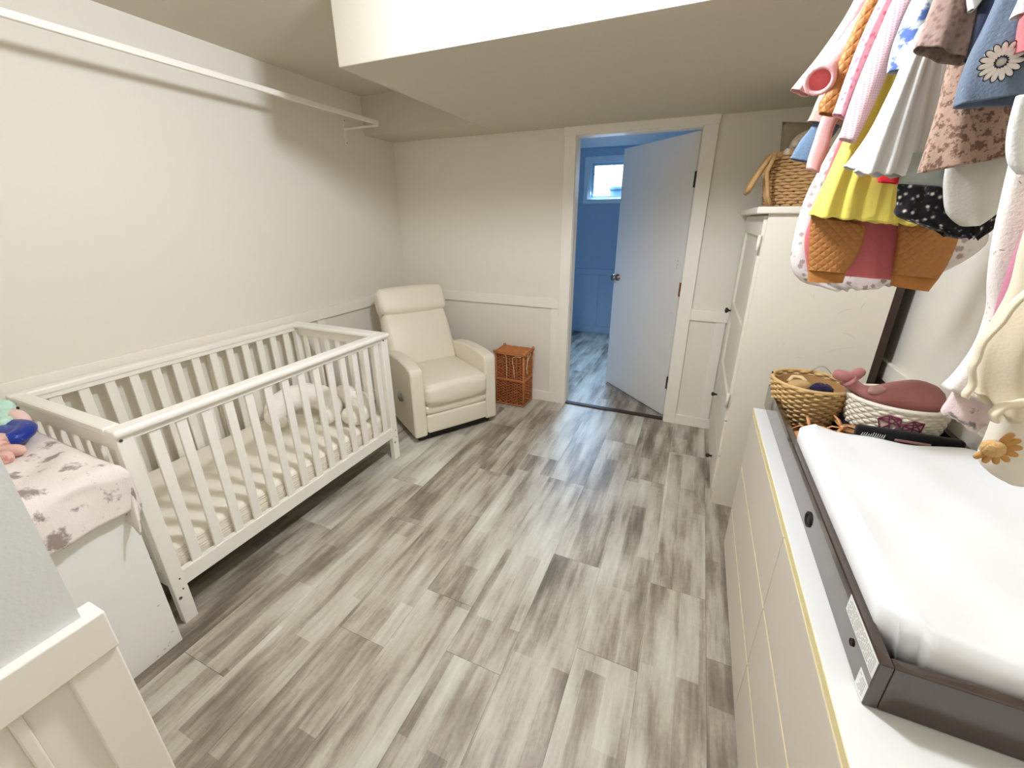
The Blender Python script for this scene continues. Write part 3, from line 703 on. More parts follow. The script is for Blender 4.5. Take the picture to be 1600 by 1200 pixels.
# ------------------------------------------------------------------ things in the tray
sb = thing('basket', 'round golden seagrass basket at the far corner of the changing tray', 'basket', (3.02, -1.42, .79))
SC = (3.01, -1.42)
stuff(obj('weave', woven(rpath(SC, .80, .952, 15, .085, .128, 1, 1, .75), 15, None, .0052, .0062, 30, 6, jitter=.0012), SEAGRASS, sb, True))
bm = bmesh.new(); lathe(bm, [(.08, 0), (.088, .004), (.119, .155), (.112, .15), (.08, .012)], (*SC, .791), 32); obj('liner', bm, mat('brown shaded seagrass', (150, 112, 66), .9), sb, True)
bm = bmesh.new(); tube(bm, [rpath(SC, .958, .958, 1, .129, .129)(0, k/40)[0] for k in range(40)], .007, 7, True); obj('rim', bm, SEAGRASS, sb, True)
bm = bmesh.new(); tube(bm, [(SC[0]+.02+.05*k/10*1.4, SC[1]+.118-.02*(k/10), .96+.03*math.sin(PI*k/10)) for k in range(11)], .0022, 6); obj('wire_loop', bm, mat('grey cord', (170, 158, 140), .7), sb, True)
bm = bmesh.new(); tube(bm, [(SC[0]-.128, SC[1]+.02, .955), (SC[0]-.130, SC[1]+.022, .972)], .0035, 6); obj('tag_end', bm, METALD, sb, True)
hb = thing('baby_bootie', 'tan soft bootie lying inside the seagrass basket', 'shoe', (2.98, -1.41, .86))
bm = bmesh.new(); puffy(bm, .045, .03, .03, .8, (2.975, -1.42, .925), 14, Z(.4)); obj('bootie_body', bm, cloth('tan suede', (186, 152, 102)), hb, True)
bm = bmesh.new(); tube(bm, [(2.94+.0, -1.405, .94), (2.955, -1.385, .955), (2.985, -1.38, .955), (3.0, -1.40, .945)], .008, 7); obj('cuff', bm, cloth('pale tan trim', (222, 196, 150)), hb, True)
pp = thing('pompom', 'dark navy pompom lying inside the seagrass basket', 'pompom', (3.05, -1.43, .88))
bm = bmesh.new(); puffy(bm, .038, .032, .028, 1, (3.045, -1.44, .93), 12)
for v in bm.verts: v.co += Vector((random.uniform(-1, 1), random.uniform(-1, 1), random.uniform(-1, 1)))*.004
obj('yarn_ball', bm, cloth('dark navy yarn', (34, 26, 58), bump=.9), pp, True)
# leather baby shoes
SHOE = mat('tan baby leather', (206, 150, 98), .5, .12, 20, .1, 120); SOLE = mat('brown suede sole', (140, 92, 54), .9)
def shoe(loc, rz, label):
    s = thing('baby_shoe', label, 'shoe', loc, rz, None)
    LOCAL[0] = True
    bm = bmesh.new()
    secs = [(-.052, .018, .030), (-.045, .026, .040), (-.02, .028, .040), (.0, .028, .036), (.025, .031, .034), (.045, .028, .026), (.058, .014, .012)]
    rings = []
    for y, wv, h in secs:
        rings.append([bm.verts.new((wv*math.cos(a)*(1 if math.sin(a) > -.3 else .9), y, max(.003, h*.5+h*.5*math.sin(a)))) for a in [2*PI*k/16 for k in range(16)]])
    for a, b in zip(rings, rings[1:]):
        for k in range(16): bm.faces.new((a[k], a[(k+1) % 16], b[(k+1) % 16], b[k]))
    bm.faces.new(rings[0][::-1]); bm.faces.new(rings[-1])
    obj('upper', bm, SHOE, s, True, subsurf=1)
    bm = bmesh.new(); lathe(bm, [(.018, 0), (.019, .002), (.012, .003)], (0, -.022, .0385), 18, 1, 1.35); obj('opening', bm, BLACKP, s, True)
    bm = bmesh.new(); tube(bm, [(.02*math.cos(a), -.022+.028*math.sin(a), .042+.004*math.sin(a)) for a in [2*PI*k/24 for k in range(24)]], .004, 6, True); obj('collar', bm, SHOE, s, True)
    bm = bmesh.new(); puffy(bm, .032, .06, .005, .7, (0, .003, .004), 14, None, 6); obj('sole', bm, SOLE, s, True)
    for sx in (-1, 1):
        bm = bmesh.new(); tube(bm, [(0, .01, .045), (sx*.018, .012, .06), (sx*.036, .008, .062), (sx*.034, .004, .048), (sx*.012, .006, .043), (0, .01, .045)], [(.002, .005)]*6, 6); obj('bow_loop', bm, SHOE, s, True)
        bm = bmesh.new(); tube(bm, [(0, .01, .045), (sx*.012, .03, .045), (sx*.03, .045, .026), (sx*.033, .05, .012)], [(.0018, .004)]*4, 6); obj('lace', bm, SHOE, s, True)
    bm = bmesh.new(); puffy(bm, .008, .007, .006, .8, (0, .01, .046), 8, None, 8); obj('knot', bm, SHOE, s, True)
    LOCAL[0] = False
    s.scale = (1.28, 1.28, 1.45)
    return s
shoe((3.095, -1.615, .80), 2.0, 'tan leather baby shoe with a bow lying in front of the seagrass basket')
shoe((2.995, -1.655, .797), 1.75, 'plain tan baby shoe half hidden at the tray side under the seagrass basket')
bl2 = thing('folded_cloth', 'folded black cloth with white lettering standing before the crochet basket', 'cloth', (3.24, -1.55, .79))
bm = bmesh.new(); box(bm, 3.115, 3.372, -1.655, -1.35, .792, .822, .012, 3); obj('lower_fold', bm, cloth('black cotton', (20, 18, 20)), bl2, True)
bm = bmesh.new(); box(bm, 3.105, 3.374, -1.655, -1.36, .823, .852, .013, 3); obj('upper_fold', bm, cloth('black cotton fold', (22, 20, 22)), bl2, True)
bm = bmesh.new(); box(bm, 3.10, 3.374, -1.69, -1.657, .793, .910, .012, 3); obj('front_fold', bm, cloth('black cotton front', (22, 20, 22)), bl2, True)
bm = bmesh.new(); rnd = random.Random(3)
x = 3.112
while x < 3.172:
    h = rnd.uniform(.009, .016); zb = .882
    tube(bm, [(x, -1.691, zb), (x+.0025, -1.6915, zb+h*.6), (x+.0035, -1.691, zb+h)], .0009, 4)
    tube(bm, [(x+.0035, -1.691, zb), (x+.001, -1.6915, zb+.004), (x+.0035, -1.691, zb+rnd.uniform(.005, .009))], .0008, 4); x += .0058
obj('lettering', bm, PAPER, bl2)
bm = bmesh.new(); box(bm, 3.20, 3.29, -1.693, -1.69, .880, .888, .001); obj('pink_strip', bm, cloth('dusty rose strip', (190, 140, 138)), bl2)
# crochet basket
CC = (3.245, -1.515)
cb = thing('basket', 'white crochet basket with a purple stitched heart in the tray', 'basket', (*CC, .852))
YARN = cloth('cream cotton yarn', (238, 230, 212), bump=.5)
stuff(obj('stitches', woven(rpath(CC, .862, .955, 9, .118, .135, 1.02, .86, .6), 9, None, .0028, .0072, 44, 6), YARN, cb, True))
bm = bmesh.new(); lathe(bm, [(.10, 0), (.116, .004), (.128, .1), (.12, .098), (.10, .01)], (*CC, .854), 36, 1.02, .86); obj('inner_wall', bm, YARN, cb, True)
bm = bmesh.new(); tube(bm, [(CC[0]+.138*1.02*math.cos(a), CC[1]+.138*.86*math.sin(a), .962) for a in [2*PI*k/40 for k in range(40)]], .0085, 7, True); obj('rim', bm, YARN, cb, True)
PURP = cloth('plum yarn', (122, 52, 74)); 
def onwall(u, z): # u: metres along the front from the middle
    a = -PI/2-.12+u/.125; R = .118+.017*((z-.862)/.093)**.6+.0095
    return Vector((CC[0]+R*1.02*math.cos(a), CC[1]+R*.86*math.sin(a), z))
PK = cloth('pale pink yarn', (232, 204, 196))
hexL = [(-.055, .922), (-.033, .942), (-.006, .937), (-.002, .912), (-.022, .880), (-.045, .885)]
hexR = [(.003, .915), (.022, .936), (.048, .930), (.048, .900), (.030, .874), (.006, .895)]
for hx_ in (hexL, hexR):
    bm = bmesh.new(); vs = [bm.verts.new(onwall(u, z)) for u, z in hx_]; c_ = bm.verts.new(sum((v.co for v in vs), Vector())/6+Vector((0, -.004, 0)))
    for i in range(6): bm.faces.new((vs[i], vs[(i+1) % 6], c_))
    obj('heart_fill', bm, PK, cb)
    bm = bmesh.new()
    segs = [(i, (i+1) % 6) for i in range(6)]+[(0, 2), (0, 3), (1, 4), (2, 5), (1, 3)]
    for i, j in segs:
        (u1, z1), (u2, z2) = hx_[i], hx_[j]
        tube(bm, [onwall(u1+(u2-u1)*k/4, z1+(z2-z1)*k/4)+Vector((0, -.003, 0)) for k in range(5)], .0021, 5)
    obj('heart_stitching', bm, PURP, cb)
wh = thing('plush_whale', 'dusty rose plush lying in the crochet basket with tail raised left', 'plush toy', (CC[0], CC[1], .93))
ROSE = cloth('dusty rose velour', (176, 118, 116), bump=.15)
bm = bmesh.new(); prof = [(-.155, .035, 1.012), (-.13, .026, .992), (-.10, .032, .972), (-.06, .045, .965), (0, .062, .975), (.05, .070, .980), (.09, .058, .972), (.115, .02, .965)]
tube(bm, [(CC[0]+cat(prof, i/24)[0], CC[1]+.0, cat(prof, i/24)[2]) for i in range(25)], [(max(.008, cat(prof, i/24)[1]*.78), max(.008, cat(prof, i/24)[1]*1.15)) for i in range(25)], 16)
obj('body', bm, ROSE, wh, True)
bm = bmesh.new(); T = Vector((CC[0]-.15, CC[1], 1.015))
for sgn in (-1, 1):
    puffy(bm, .034, .013, .02, .9, T+Vector((-.004+sgn*.02, sgn*.012, .012)), 12, Matrix.Rotation(-sgn*.5-.3, 4, 'Y'), 8)
obj('tail_fluke', bm, ROSE, wh, True)
bm = bmesh.new(); puffy(bm, .03, .012, .016, .9, (CC[0]-.075, CC[1]-.03, .995), 12, Z(.4), 8); obj('fin', bm, cloth('pale rose velour', (206, 164, 156)), wh, True)

# ------------------------------------------------------------------ white cabinet, blanket and doll
cab = thing('cabinet', 'plain white cabinet at the crib foot under a floral blanket', 'cabinet', (.53, -2.88, 0))
KX0, KX1, KY0, KY1, KZ = .18, .884, -3.05, -2.707, .79
obj('side_panel', B(KX1-.018, KX1, KY0, KY1, 0, KZ-.018, bev=.001), WHITEL, cab)
obj('side_panel', B(KX0, KX0+.018, KY0, KY1, 0, KZ-.018, bev=.001), WHITEL, cab)
obj('top', B(KX0, KX1, KY0, KY1, KZ-.018, KZ, bev=.001), WHITEL, cab)
obj('back_panel', B(KX0+.018, KX1-.018, KY1-.008, KY1, .0, KZ-.018), WHITEL, cab)
obj('shelf', B(KX0+.018, KX1-.018, KY0+.01, KY1-.008, .38, .398), WHITEL, cab)
bm = bmesh.new()
for (y, z, l) in ((-2.745, .03, .006), (-2.752, .02, .004), (-2.765, .018, .008), (-2.79, .012, .006), (-2.735, .21, .007), (-2.726, .065, .006)): box(bm, KX1, KX1+.0006, y-l/2, y+l/2, z, z+.004)
stuff(obj('chip', bm, SCUFF, cab))
FL = cloth('pale fleece with brown floral print', (231, 220, 212), 'blobs', (120, 98, 90), 13, .62, bump=.4)
# rose print: clustered rings
def floral():
    m = cloth('pale pink fleece with brown rose print', (233, 223, 216), bump=.4); t_ = m.node_tree; N = t_.nodes; L = t_.links; p = N['Principled BSDF']
    src = p.inputs['Base Color'].links[0].from_socket; tc = N.new('ShaderNodeTexCoord')
    v = N.new('ShaderNodeTexVoronoi'); v.inputs['Scale'].default_value = 10.5; v.inputs['Randomness'].default_value = .85; L.new(tc.outputs['UV'], v.inputs['Vector'])
    n = N.new('ShaderNodeTexNoise'); n.inputs['Scale'].default_value = 42; n.inputs['Detail'].default_value = 4; n.inputs['Roughness'].default_value = .65; L.new(tc.outputs['UV'], n.inputs['Vector'])
    r = N.new('ShaderNodeMapRange'); r.inputs['From Min'].default_value = .14; r.inputs['From Max'].default_value = .46; r.inputs['To Min'].default_value = .36; r.inputs['To Max'].default_value = -.12; L.new(v.outputs['Distance'], r.inputs[0])
    a = N.new('ShaderNodeMath'); a.operation = 'ADD'; L.new(r.outputs[0], a.inputs[0]); L.new(n.outputs[0], a.inputs[1])
    rp = N.new('ShaderNodeValToRGB'); rp.color_ramp.elements[0].position = .50; rp.color_ramp.elements[0].color = (0, 0, 0, 1); rp.color_ramp.elements[1].position = .66; rp.color_ramp.elements[1].color = (.8, .8, .8, 1); L.new(a.outputs[0], rp.inputs[0])
    mx = N.new('ShaderNodeMix'); mx.data_type = 'RGBA'; L.new(src, mx.inputs['A']); mx.inputs['B'].default_value = S((126, 104, 96)); L.new(rp.outputs[0], mx.inputs['Factor']); L.new(mx.outputs['Result'], p.inputs['Base Color'])
    return m
fb = thing('fleece_blanket', 'pale fleece blanket with brown flowers draped over the white cabinet', 'blanket', (.6, -2.88, KZ))
xa, ya = .24, -3.04
def drape(d, r=.03):
    """arc length past an edge -> (out, down)"""
    if d <= 0: return 0, 0
    if d < r*1.57: a = d/r; return r*math.sin(a), r*(1-math.cos(a))
    return r+.02*(d-r*1.57), r+(d-r*1.57)
NXu, NYv = 70, 44
LX = .645+.165; LY = .34+.205
def bfn(u, v):
    s = xa+u*LX; t_ = ya+v*LY
    # hem is longer towards the near-left part and at the hanging corner
    ds_ = s-(KX1-.012); dt = t_-(KY1-.012)
    ox, dx = drape(max(0, ds_)); oy, dy = drape(max(0, dt))
    x = min(s, KX1-.012)+ox; y = min(t_, KY1-.012)+oy; z = KZ+.008
    if ds_ > 0 and dt > 0:
        z -= max(dx, dy)+.22*min(dx, dy); x += .03*min(ds_, dt)/.14; y -= .25*max(0, dy-.03)
    else: z -= dx+dy
    fold = .5+.5*math.sin(14*s+26*t_+2*math.sin(9*s))
    z += .013*fold*(1 if ds_ < 0 and dt < 0 else .2) + .005*math.sin(40*t_+7*s)*(1 if ds_ < 0 else .3)
    x += (.008*math.sin(30*t_+1.2) if ds_ > .04 else 0)
    if dt < 0 and ds_ > 0: x += .012*(ds_/.17)*(1+math.sin(17*t_))
    return (x, min(y, KY1+.030), z)
bm = bmesh.new(); uvl = bm.loops.layers.uv.new('uv'); vs = grid(bm, bfn, NXu, NYv)
idx = {vs[i][j]: (i/NXu*LX, j/NYv*LY) for i in range(NXu+1) for j in range(NYv+1)}
for f in bm.faces:
    for l in f.loops: l[uvl].uv = idx[l.vert]
obj('fleece', bm, floral(), fb, True, solid=.006)
# mermaid doll
dl = thing('mermaid_doll', 'stuffed mermaid doll with shiny blue tail on the floral blanket', 'doll', (.4, -2.78, KZ))
BLUE = cloth('blue glitter satin', (26, 48, 138), 'blobs', (96, 130, 200), 48, .6, rough=.35); MINT = cloth('mint plush', (196, 228, 210), bump=.6); PINK = cloth('pink plush', (226, 184, 170), 'blobs', (196, 140, 130), 22, .56, bump=.6); PNKF = cloth('pale pink satin', (232, 200, 192))
bm = bmesh.new(); pts = [(.30, -2.80, .845), (.36, -2.765, .86), (.43, -2.745, .862), (.475, -2.76, .858), (.49, -2.795, .852), (.455, -2.825, .848), (.40, -2.835, .85), (.345, -2.83, .852), (.28, -2.83, .86)]
tube(bm, [cat(pts, i/32) for i in range(33)], [(.024, .030)]*33, 12); puffy(bm, .085, .04, .022, .8, (.42, -2.785, .858), 14, Z(.1), 8); obj('tail', bm, BLUE, dl, True)
bm = bmesh.new(); puffy(bm, .04, .035, .034, .9, (.315, -2.742, .87), 14, None, 10); puffy(bm, .03, .022, .02, .9, (.37, -2.765, .878), 10, Z(-.5), 8); puffy(bm, .045, .03, .04, .9, (.26, -2.73, .89), 12, None, 8); obj('body', bm, MINT, dl, True)
bm = bmesh.new(); puffy(bm, .004, .004, .006, 1, (.335, -2.715, .905), 8, None, 8); obj('eye', bm, BLACKP, dl, True)
obj('hair_ribbon', crump(.085, .022, .03, (.315, -2.728, .868), 8, .25), PNKF, dl, True)
dl2 = thing('plush_toy', 'pink plush toy beside the blue mermaid tail', 'plush toy', (.5, -2.86, KZ))
bm = bmesh.new(); puffy(bm, .05, .04, .035, .9, (.47, -2.825, .845), 14, Z(.3), 10); puffy(bm, .05, .022, .02, .9, (.53, -2.82, .832), 12, Z(.5), 8); puffy(bm, .028, .02, .02, .9, (.57, -2.842, .828), 12, Z(-.3), 8); obj('body', bm, PINK, dl2, True)

# ------------------------------------------------------------------ baby clothes on the rod
GT = {
 'jeans_leg': (-1.66, 0.018, [(2.844, 2.043, 2.903, 2.021), (2.813, 1.904, 2.868, 1.883), (2.791, 1.81, 2.853, 1.793), (2.766, 1.763, 2.826, 1.743), (2.751, 1.72, 2.811, 1.703)]),
 'fuzzy_hem': (-1.675, 0.02, [(2.852, 2.077, 2.908, 2.061), (2.815, 1.944, 2.876, 1.923), (2.787, 1.873, 2.865, 1.851), (2.778, 1.83, 2.857, 1.808), (2.772, 1.812, 2.851, 1.795)]),
 'heart_dress': (-1.705, 0.03, [(2.906, 2.032, 3.032, 2.013), (2.876, 1.858, 3.06, 1.826), (2.834, 1.723, 3.11, 1.694), (2.803, 1.608, 3.157, 1.617), (2.798, 1.491, 3.203, 1.547), (2.804, 1.425, 3.233, 1.507), (2.824, 1.387, 3.22, 1.466), (2.861, 1.362, 3.162, 1.413), (2.926, 1.35, 3.088, 1.377)]),
 'jacket_body': (-1.745, 0.03, [(2.851, 2.076, 2.933, 2.062), (2.837, 1.976, 2.948, 1.961), (2.833, 1.881, 2.954, 1.869)]),
 'jacket_sleeve_far': (-1.755, 0.02, [(2.813, 2.084, 2.853, 2.072), (2.79, 2.019, 2.836, 1.999), (2.754, 1.95, 2.807, 1.93), (2.724, 1.905, 2.779, 1.885), (2.706, 1.878, 2.748, 1.858)]),
 'jacket_sleeve_near': (-1.79, 0.026, [(2.824, 2.069, 2.864, 2.05), (2.803, 2.018, 2.841, 1.997), (2.772, 1.955, 2.817, 1.931), (2.743, 1.901, 2.793, 1.883), (2.727, 1.873, 2.778, 1.854)]),
 'legging': (-1.785, 0.016, [(2.829, 1.965, 2.87, 1.952), (2.804, 1.847, 2.841, 1.832), (2.786, 1.797, 2.819, 1.786), (2.78, 1.744, 2.815, 1.73), (2.776, 1.704, 2.808, 1.687), (2.777, 1.682, 2.807, 1.669)]),
 'rose_dress': (-1.815, 0.018, [(2.845, 1.837, 2.959, 1.826), (2.824, 1.696, 2.987, 1.674), (2.811, 1.571, 3.016, 1.539), (2.806, 1.496, 3.03, 1.46), (2.831, 1.409, 3.039, 1.398)]),
 'romper_body': (-1.86, 0.022, [(2.847, 2.032, 2.936, 2.017), (2.845, 1.84, 2.983, 1.826), (2.818, 1.676, 3.048, 1.653), (2.8, 1.558, 3.1, 1.54)]),
 'romper_leg_a': (-1.865, 0.022, [(2.798, 1.561, 2.92, 1.536), (2.808, 1.498, 2.922, 1.484), (2.816, 1.448, 2.912, 1.44), (2.821, 1.42, 2.903, 1.417)]),
 'romper_cuff_a': (-1.865, 0.017, [(2.821, 1.42, 2.905, 1.415), (2.826, 1.389, 2.903, 1.39)]),
 'romper_leg_b': (-1.865, 0.022, [(2.986, 1.542, 3.105, 1.523), (2.996, 1.494, 3.106, 1.489), (3.001, 1.455, 3.102, 1.443), (3.005, 1.418, 3.094, 1.413)]),
 'romper_cuff_b': (-1.865, 0.017, [(3.006, 1.42, 3.096, 1.413), (3.008, 1.389, 3.084, 1.379)]),
 'romper_sleeve': (-1.85, 0.018, [(2.829, 2.05, 2.86, 2.039), (2.811, 2.019, 2.849, 2.007), (2.788, 1.925, 2.834, 1.907), (2.774, 1.849, 2.825, 1.831), (2.764, 1.823, 2.814, 1.81), (2.768, 1.799, 2.8, 1.791)]),
 'yellow_dress': (-1.89, 0.035, [(2.862, 1.904, 2.937, 1.895), (2.845, 1.807, 2.969, 1.796), (2.824, 1.726, 2.999, 1.705), (2.809, 1.652, 3.02, 1.638), (2.797, 1.598, 3.035, 1.583), (2.788, 1.558, 3.047, 1.531)]),
 'floral_sleeve': (-1.91, 0.016, [(2.834, 2.02, 2.867, 2.01), (2.821, 1.995, 2.857, 1.984), (2.805, 1.929, 2.843, 1.915), (2.794, 1.856, 2.831, 1.839), (2.788, 1.802, 2.825, 1.784), (2.785, 1.785, 2.819, 1.769)]),
 'gingham_sleeve': (-1.935, 0.018, [(2.854, 2.007, 2.894, 1.99), (2.84, 1.983, 2.876, 1.967), (2.828, 1.918, 2.869, 1.896), (2.816, 1.85, 2.858, 1.821), (2.808, 1.782, 2.846, 1.76), (2.805, 1.729, 2.835, 1.717)]),
 'red_hem': (-1.95, 0.012, [(2.895, 1.766, 2.953, 1.755), (2.895, 1.677, 2.948, 1.668), (2.894, 1.643, 2.941, 1.631), (2.898, 1.632, 2.932, 1.627)]),
 'print_shirt': (-1.985, 0.022, [(2.876, 1.989, 2.936, 1.979), (2.86, 1.962, 2.935, 1.95), (2.85, 1.9, 2.943, 1.887), (2.85, 1.862, 2.935, 1.846), (2.852, 1.842, 2.927, 1.838)]),
 'tulle_under': (-2.0, 0.02, [(2.879, 1.891, 2.918, 1.886), (2.86, 1.8, 2.925, 1.788), (2.844, 1.731, 2.934, 1.718), (2.822, 1.678, 2.951, 1.654), (2.811, 1.66, 2.954, 1.642)]),
 'tulle_dress': (-2.025, 0.03, [(2.875, 1.905, 2.934, 1.896), (2.864, 1.854, 2.939, 1.845), (2.855, 1.789, 2.953, 1.78), (2.845, 1.732, 2.969, 1.712), (2.836, 1.678, 2.98, 1.659), (2.829, 1.646, 2.98, 1.629)]),
 'black_band': (-2.05, 0.014, [(2.906, 1.678, 2.989, 1.668), (2.905, 1.636, 3.001, 1.627), (2.905, 1.617, 3.066, 1.599)]),
 'black_shorts': (-2.05, 0.022, [(2.904, 1.62, 3.084, 1.601), (2.912, 1.582, 3.088, 1.572), (2.917, 1.559, 3.084, 1.548), (2.964, 1.539, 3.073, 1.527), (3.008, 1.521, 3.056, 1.516)]),
 'grey_bib': (-2.085, 0.016, [(2.952, 1.715, 3.052, 1.707), (2.962, 1.637, 3.071, 1.633), (2.97, 1.602, 3.069, 1.6), (2.984, 1.566, 3.063, 1.571), (3.004, 1.546, 3.047, 1.548), (3.019, 1.538, 3.036, 1.54)]),
 'tan_dress': (-2.13, 0.035, [(2.903, 1.884, 2.978, 1.873), (2.902, 1.82, 3.006, 1.807), (2.907, 1.746, 3.037, 1.74), (2.908, 1.684, 3.066, 1.694), (2.907, 1.634, 3.083, 1.667)]),
 'mauve_top': (-2.175, 0.025, [(2.841, 1.916, 2.916, 1.907), (2.841, 1.895, 2.919, 1.882), (2.838, 1.86, 2.923, 1.844), (2.834, 1.83, 2.906, 1.798)]),
 'collar_tip': (-2.205, 0.008, [(2.867, 1.9, 2.897, 1.899), (2.875, 1.878, 2.892, 1.877), (2.881, 1.864, 2.885, 1.862)]),
 'navy_coat': (-2.205, 0.02, [(2.893, 1.899, 2.935, 1.892), (2.893, 1.876, 2.935, 1.869), (2.895, 1.834, 2.943, 1.819), (2.897, 1.799, 2.946, 1.785)]),
 'denim_dress': (-2.25, 0.035, [(2.897, 1.874, 2.989, 1.858), (2.893, 1.832, 3.002, 1.82), (2.887, 1.792, 3.01, 1.777), (2.886, 1.754, 3.021, 1.744), (2.888, 1.724, 3.028, 1.723)]),
 'white_collar': (-2.29, 0.012, [(2.905, 1.846, 2.94, 1.848), (2.904, 1.834, 2.939, 1.83), (2.903, 1.823, 2.919, 1.823)]),
 'pink_cuff': (-2.3, 0.02, [(2.91, 1.845, 2.949, 1.839), (2.911, 1.816, 2.953, 1.81), (2.916, 1.792, 2.948, 1.784), (2.917, 1.775, 2.952, 1.766)]),
 'muslin_long': (-2.37, 0.03, [(2.918, 1.729, 3.002, 1.72), (2.922, 1.669, 3.016, 1.663), (2.93, 1.597, 3.035, 1.594), (2.941, 1.518, 3.054, 1.52), (2.953, 1.462, 3.069, 1.46), (2.965, 1.419, 3.072, 1.413), (2.968, 1.362, 3.084, 1.356), (2.958, 1.311, 3.094, 1.306), (2.947, 1.286, 3.098, 1.252)]),
 'muslin_under': (-2.345, 0.02, [(2.991, 1.4, 3.087, 1.39), (2.979, 1.334, 3.107, 1.33), (2.974, 1.266, 3.121, 1.267), (2.97, 1.233, 3.123, 1.24), (2.98, 1.222, 3.132, 1.212)]),
 'mauve_sleeve': (-2.405, 0.018, [(2.949, 1.586, 2.994, 1.585), (2.951, 1.528, 3.001, 1.529), (2.951, 1.485, 3.005, 1.478), (2.955, 1.429, 3.013, 1.416), (2.961, 1.391, 3.012, 1.377)]),
 'bib_white': (-2.4, 0.015, [(2.893, 1.703, 2.936, 1.699), (2.896, 1.67, 2.946, 1.666), (2.902, 1.643, 2.955, 1.64), (2.911, 1.623, 2.963, 1.617), (2.923, 1.611, 2.966, 1.605)]),
 'cream_body': (-2.46, 0.03, [(2.918, 1.62, 3.004, 1.616), (2.925, 1.561, 3.019, 1.561), (2.929, 1.514, 3.032, 1.509), (2.936, 1.46, 3.046, 1.455), (2.931, 1.402, 3.061, 1.398), (2.931, 1.368, 3.067, 1.364), (2.939, 1.325, 3.08, 1.31), (2.941, 1.303, 3.081, 1.272)]),
 'cream_frill': (-2.445, 0.02, [(2.953, 1.362, 3.055, 1.338), (2.975, 1.325, 3.067, 1.301), (2.979, 1.303, 3.076, 1.275), (2.981, 1.285, 3.083, 1.254)]),
 'cream_leg': (-2.47, 0.03, [(2.961, 1.342, 3.033, 1.325), (2.967, 1.293, 3.039, 1.288), (2.97, 1.241, 3.04, 1.247), (2.971, 1.214, 3.035, 1.225), (2.981, 1.197, 3.028, 1.203), (2.994, 1.191, 3.017, 1.194)]),
}

def loft(name, gt, m, parent, pleat=3, amp=.006, hem=0, nu=44, nv=26, closed=False, pw=.75, shift=0, thick=.0016):
    """cloth tube: rows of (xl, zl, xr, zr) in the plane Y; pleats grow towards the hem"""
    Y, D, rows = GT[gt]; bm = bmesh.new(); rings = []
    for j in range(nv+1):
        v = j/nv; xl, zl, xr, zr = cat(rows, v); ring = []
        g = min(1, .25+.75*v)
        for k in range(nu):
            a = 2*PI*k/nu; c = math.cos(a); s = math.sin(a)
            u = .5-.5*math.copysign(abs(c)**pw, c)
            side = math.sin(a)
            f = amp*g*math.sin(2*PI*pleat*u+1.3*math.sin(3*v))*(1 if side < 0 else .6)
            d = D*(.55+.45*g)*math.copysign(abs(s)**.6, s) if abs(s) > 1e-6 else 0
            x = xl+(xr-xl)*u; z = zl+(zr-zl)*u
            if hem and v > .85: z += hem*math.sin(2*PI*pleat*u+.8)*(v-.85)/.15
            ring.append(bm.verts.new((x, Y+shift+d+f, z)))
        rings.append(ring)
    for a, b in zip(rings, rings[1:]):
        for k in range(nu): bm.faces.new((a[k], b[k], b[(k+1) % nu], a[(k+1) % nu]))
    bm.faces.new(rings[0])
    if closed: bm.faces.new(rings[-1][::-1])
    return obj(name, bm, m, parent, True, solid=thick)
RXD, RZ = 2.985, 2.234
def garment(name, label, cat_, Y, topz, parts, topx=None, w_=.10):
    t_ = thing(name, label, cat_, (RXD, Y, RZ), 0, 'baby clothes on the rod')
    # wire hanger: hook over the rod and sloping arms
    bm = bmesh.new(); hx_ = RXD if topx is None else topx
    pts = [(RXD-.014, Y, RZ-.012), (RXD-.012, Y, RZ+.008), (RXD, Y, RZ+.014), (RXD+.014, Y, RZ+.004), (RXD+.01, Y, RZ-.04), (hx_, Y, topz+.03), (hx_-w_, Y, topz-.03), (hx_+w_, Y, topz-.03), (hx_, Y, topz+.03)]
    tube(bm, pts, .002, 6); obj('hanger', bm, NICKEL, t_, True)
    for p in parts: loft(p[0], p[1], p[2], t_, **(p[3] if len(p) > 3 else {}))
    return t_
DENIM = cloth('light blue denim', (98, 120, 142), bump=.4); PINKF = cloth('pale pink fleece', (216, 166, 164), bump=.5); RED_IN = cloth('coral pink lining', (226, 116, 120))
BROWNQ = quilt('tan brown quilted satin', (164, 108, 52)); BROWNC = cloth('tan brown ribbing', (168, 112, 56))
HEART = cloth('white cotton with taupe hearts', (222, 214, 208), 'dots', (170, 150, 144), 40, .34)
ROSED = cloth('rose pink linen', (196, 106, 108)); YEL = cloth('lemon yellow tulle', (226, 208, 98), bump=.15); WTU = cloth('white tulle', (204, 203, 199), bump=.15)
FLOR = cloth('pale pink floral cotton', (218, 172, 182), 'dots', (206, 104, 132), 75, .3); GING = cloth('pink white gingham', (206, 150, 160), 'check', (222, 196, 200), 105)
PRINT = cloth('white cotton with blue print', (200, 204, 208), 'blobs', (84, 106, 166), 20, .51); TAN = cloth('dusty tan cotton with brown flowers', (160, 132, 114), 'blobs', (104, 78, 64), 85, .5)
MAUV = cloth('mauve cotton with brown flowers', (150, 126, 116), 'dots', (122, 96, 86), 105, .42); BLKF = cloth('black cotton with white sprigs', (26, 24, 28), 'dots', (226, 220, 214), 80, .26)
GREYB = cloth('pale grey cotton', (200, 196, 186)); NAVY = cloth('navy cotton', (34, 38, 58)); DEN2 = cloth('grey blue chambray', (94, 106, 122), bump=.35)
WHT = cloth('white cotton', (224, 222, 218)); MUS = cloth('white muslin with small grey drawings', (228, 218, 212), 'lines', (130, 122, 122), 48, .64)
MAUS = cloth('mauve pink jersey', (184, 116, 136)); CREAM = cloth('cream jersey', (220, 208, 182), bump=.12); MUSG = cloth('pink muslin with grey sprigs', (230, 208, 206), 'blobs', (140, 132, 134), 60, .54)
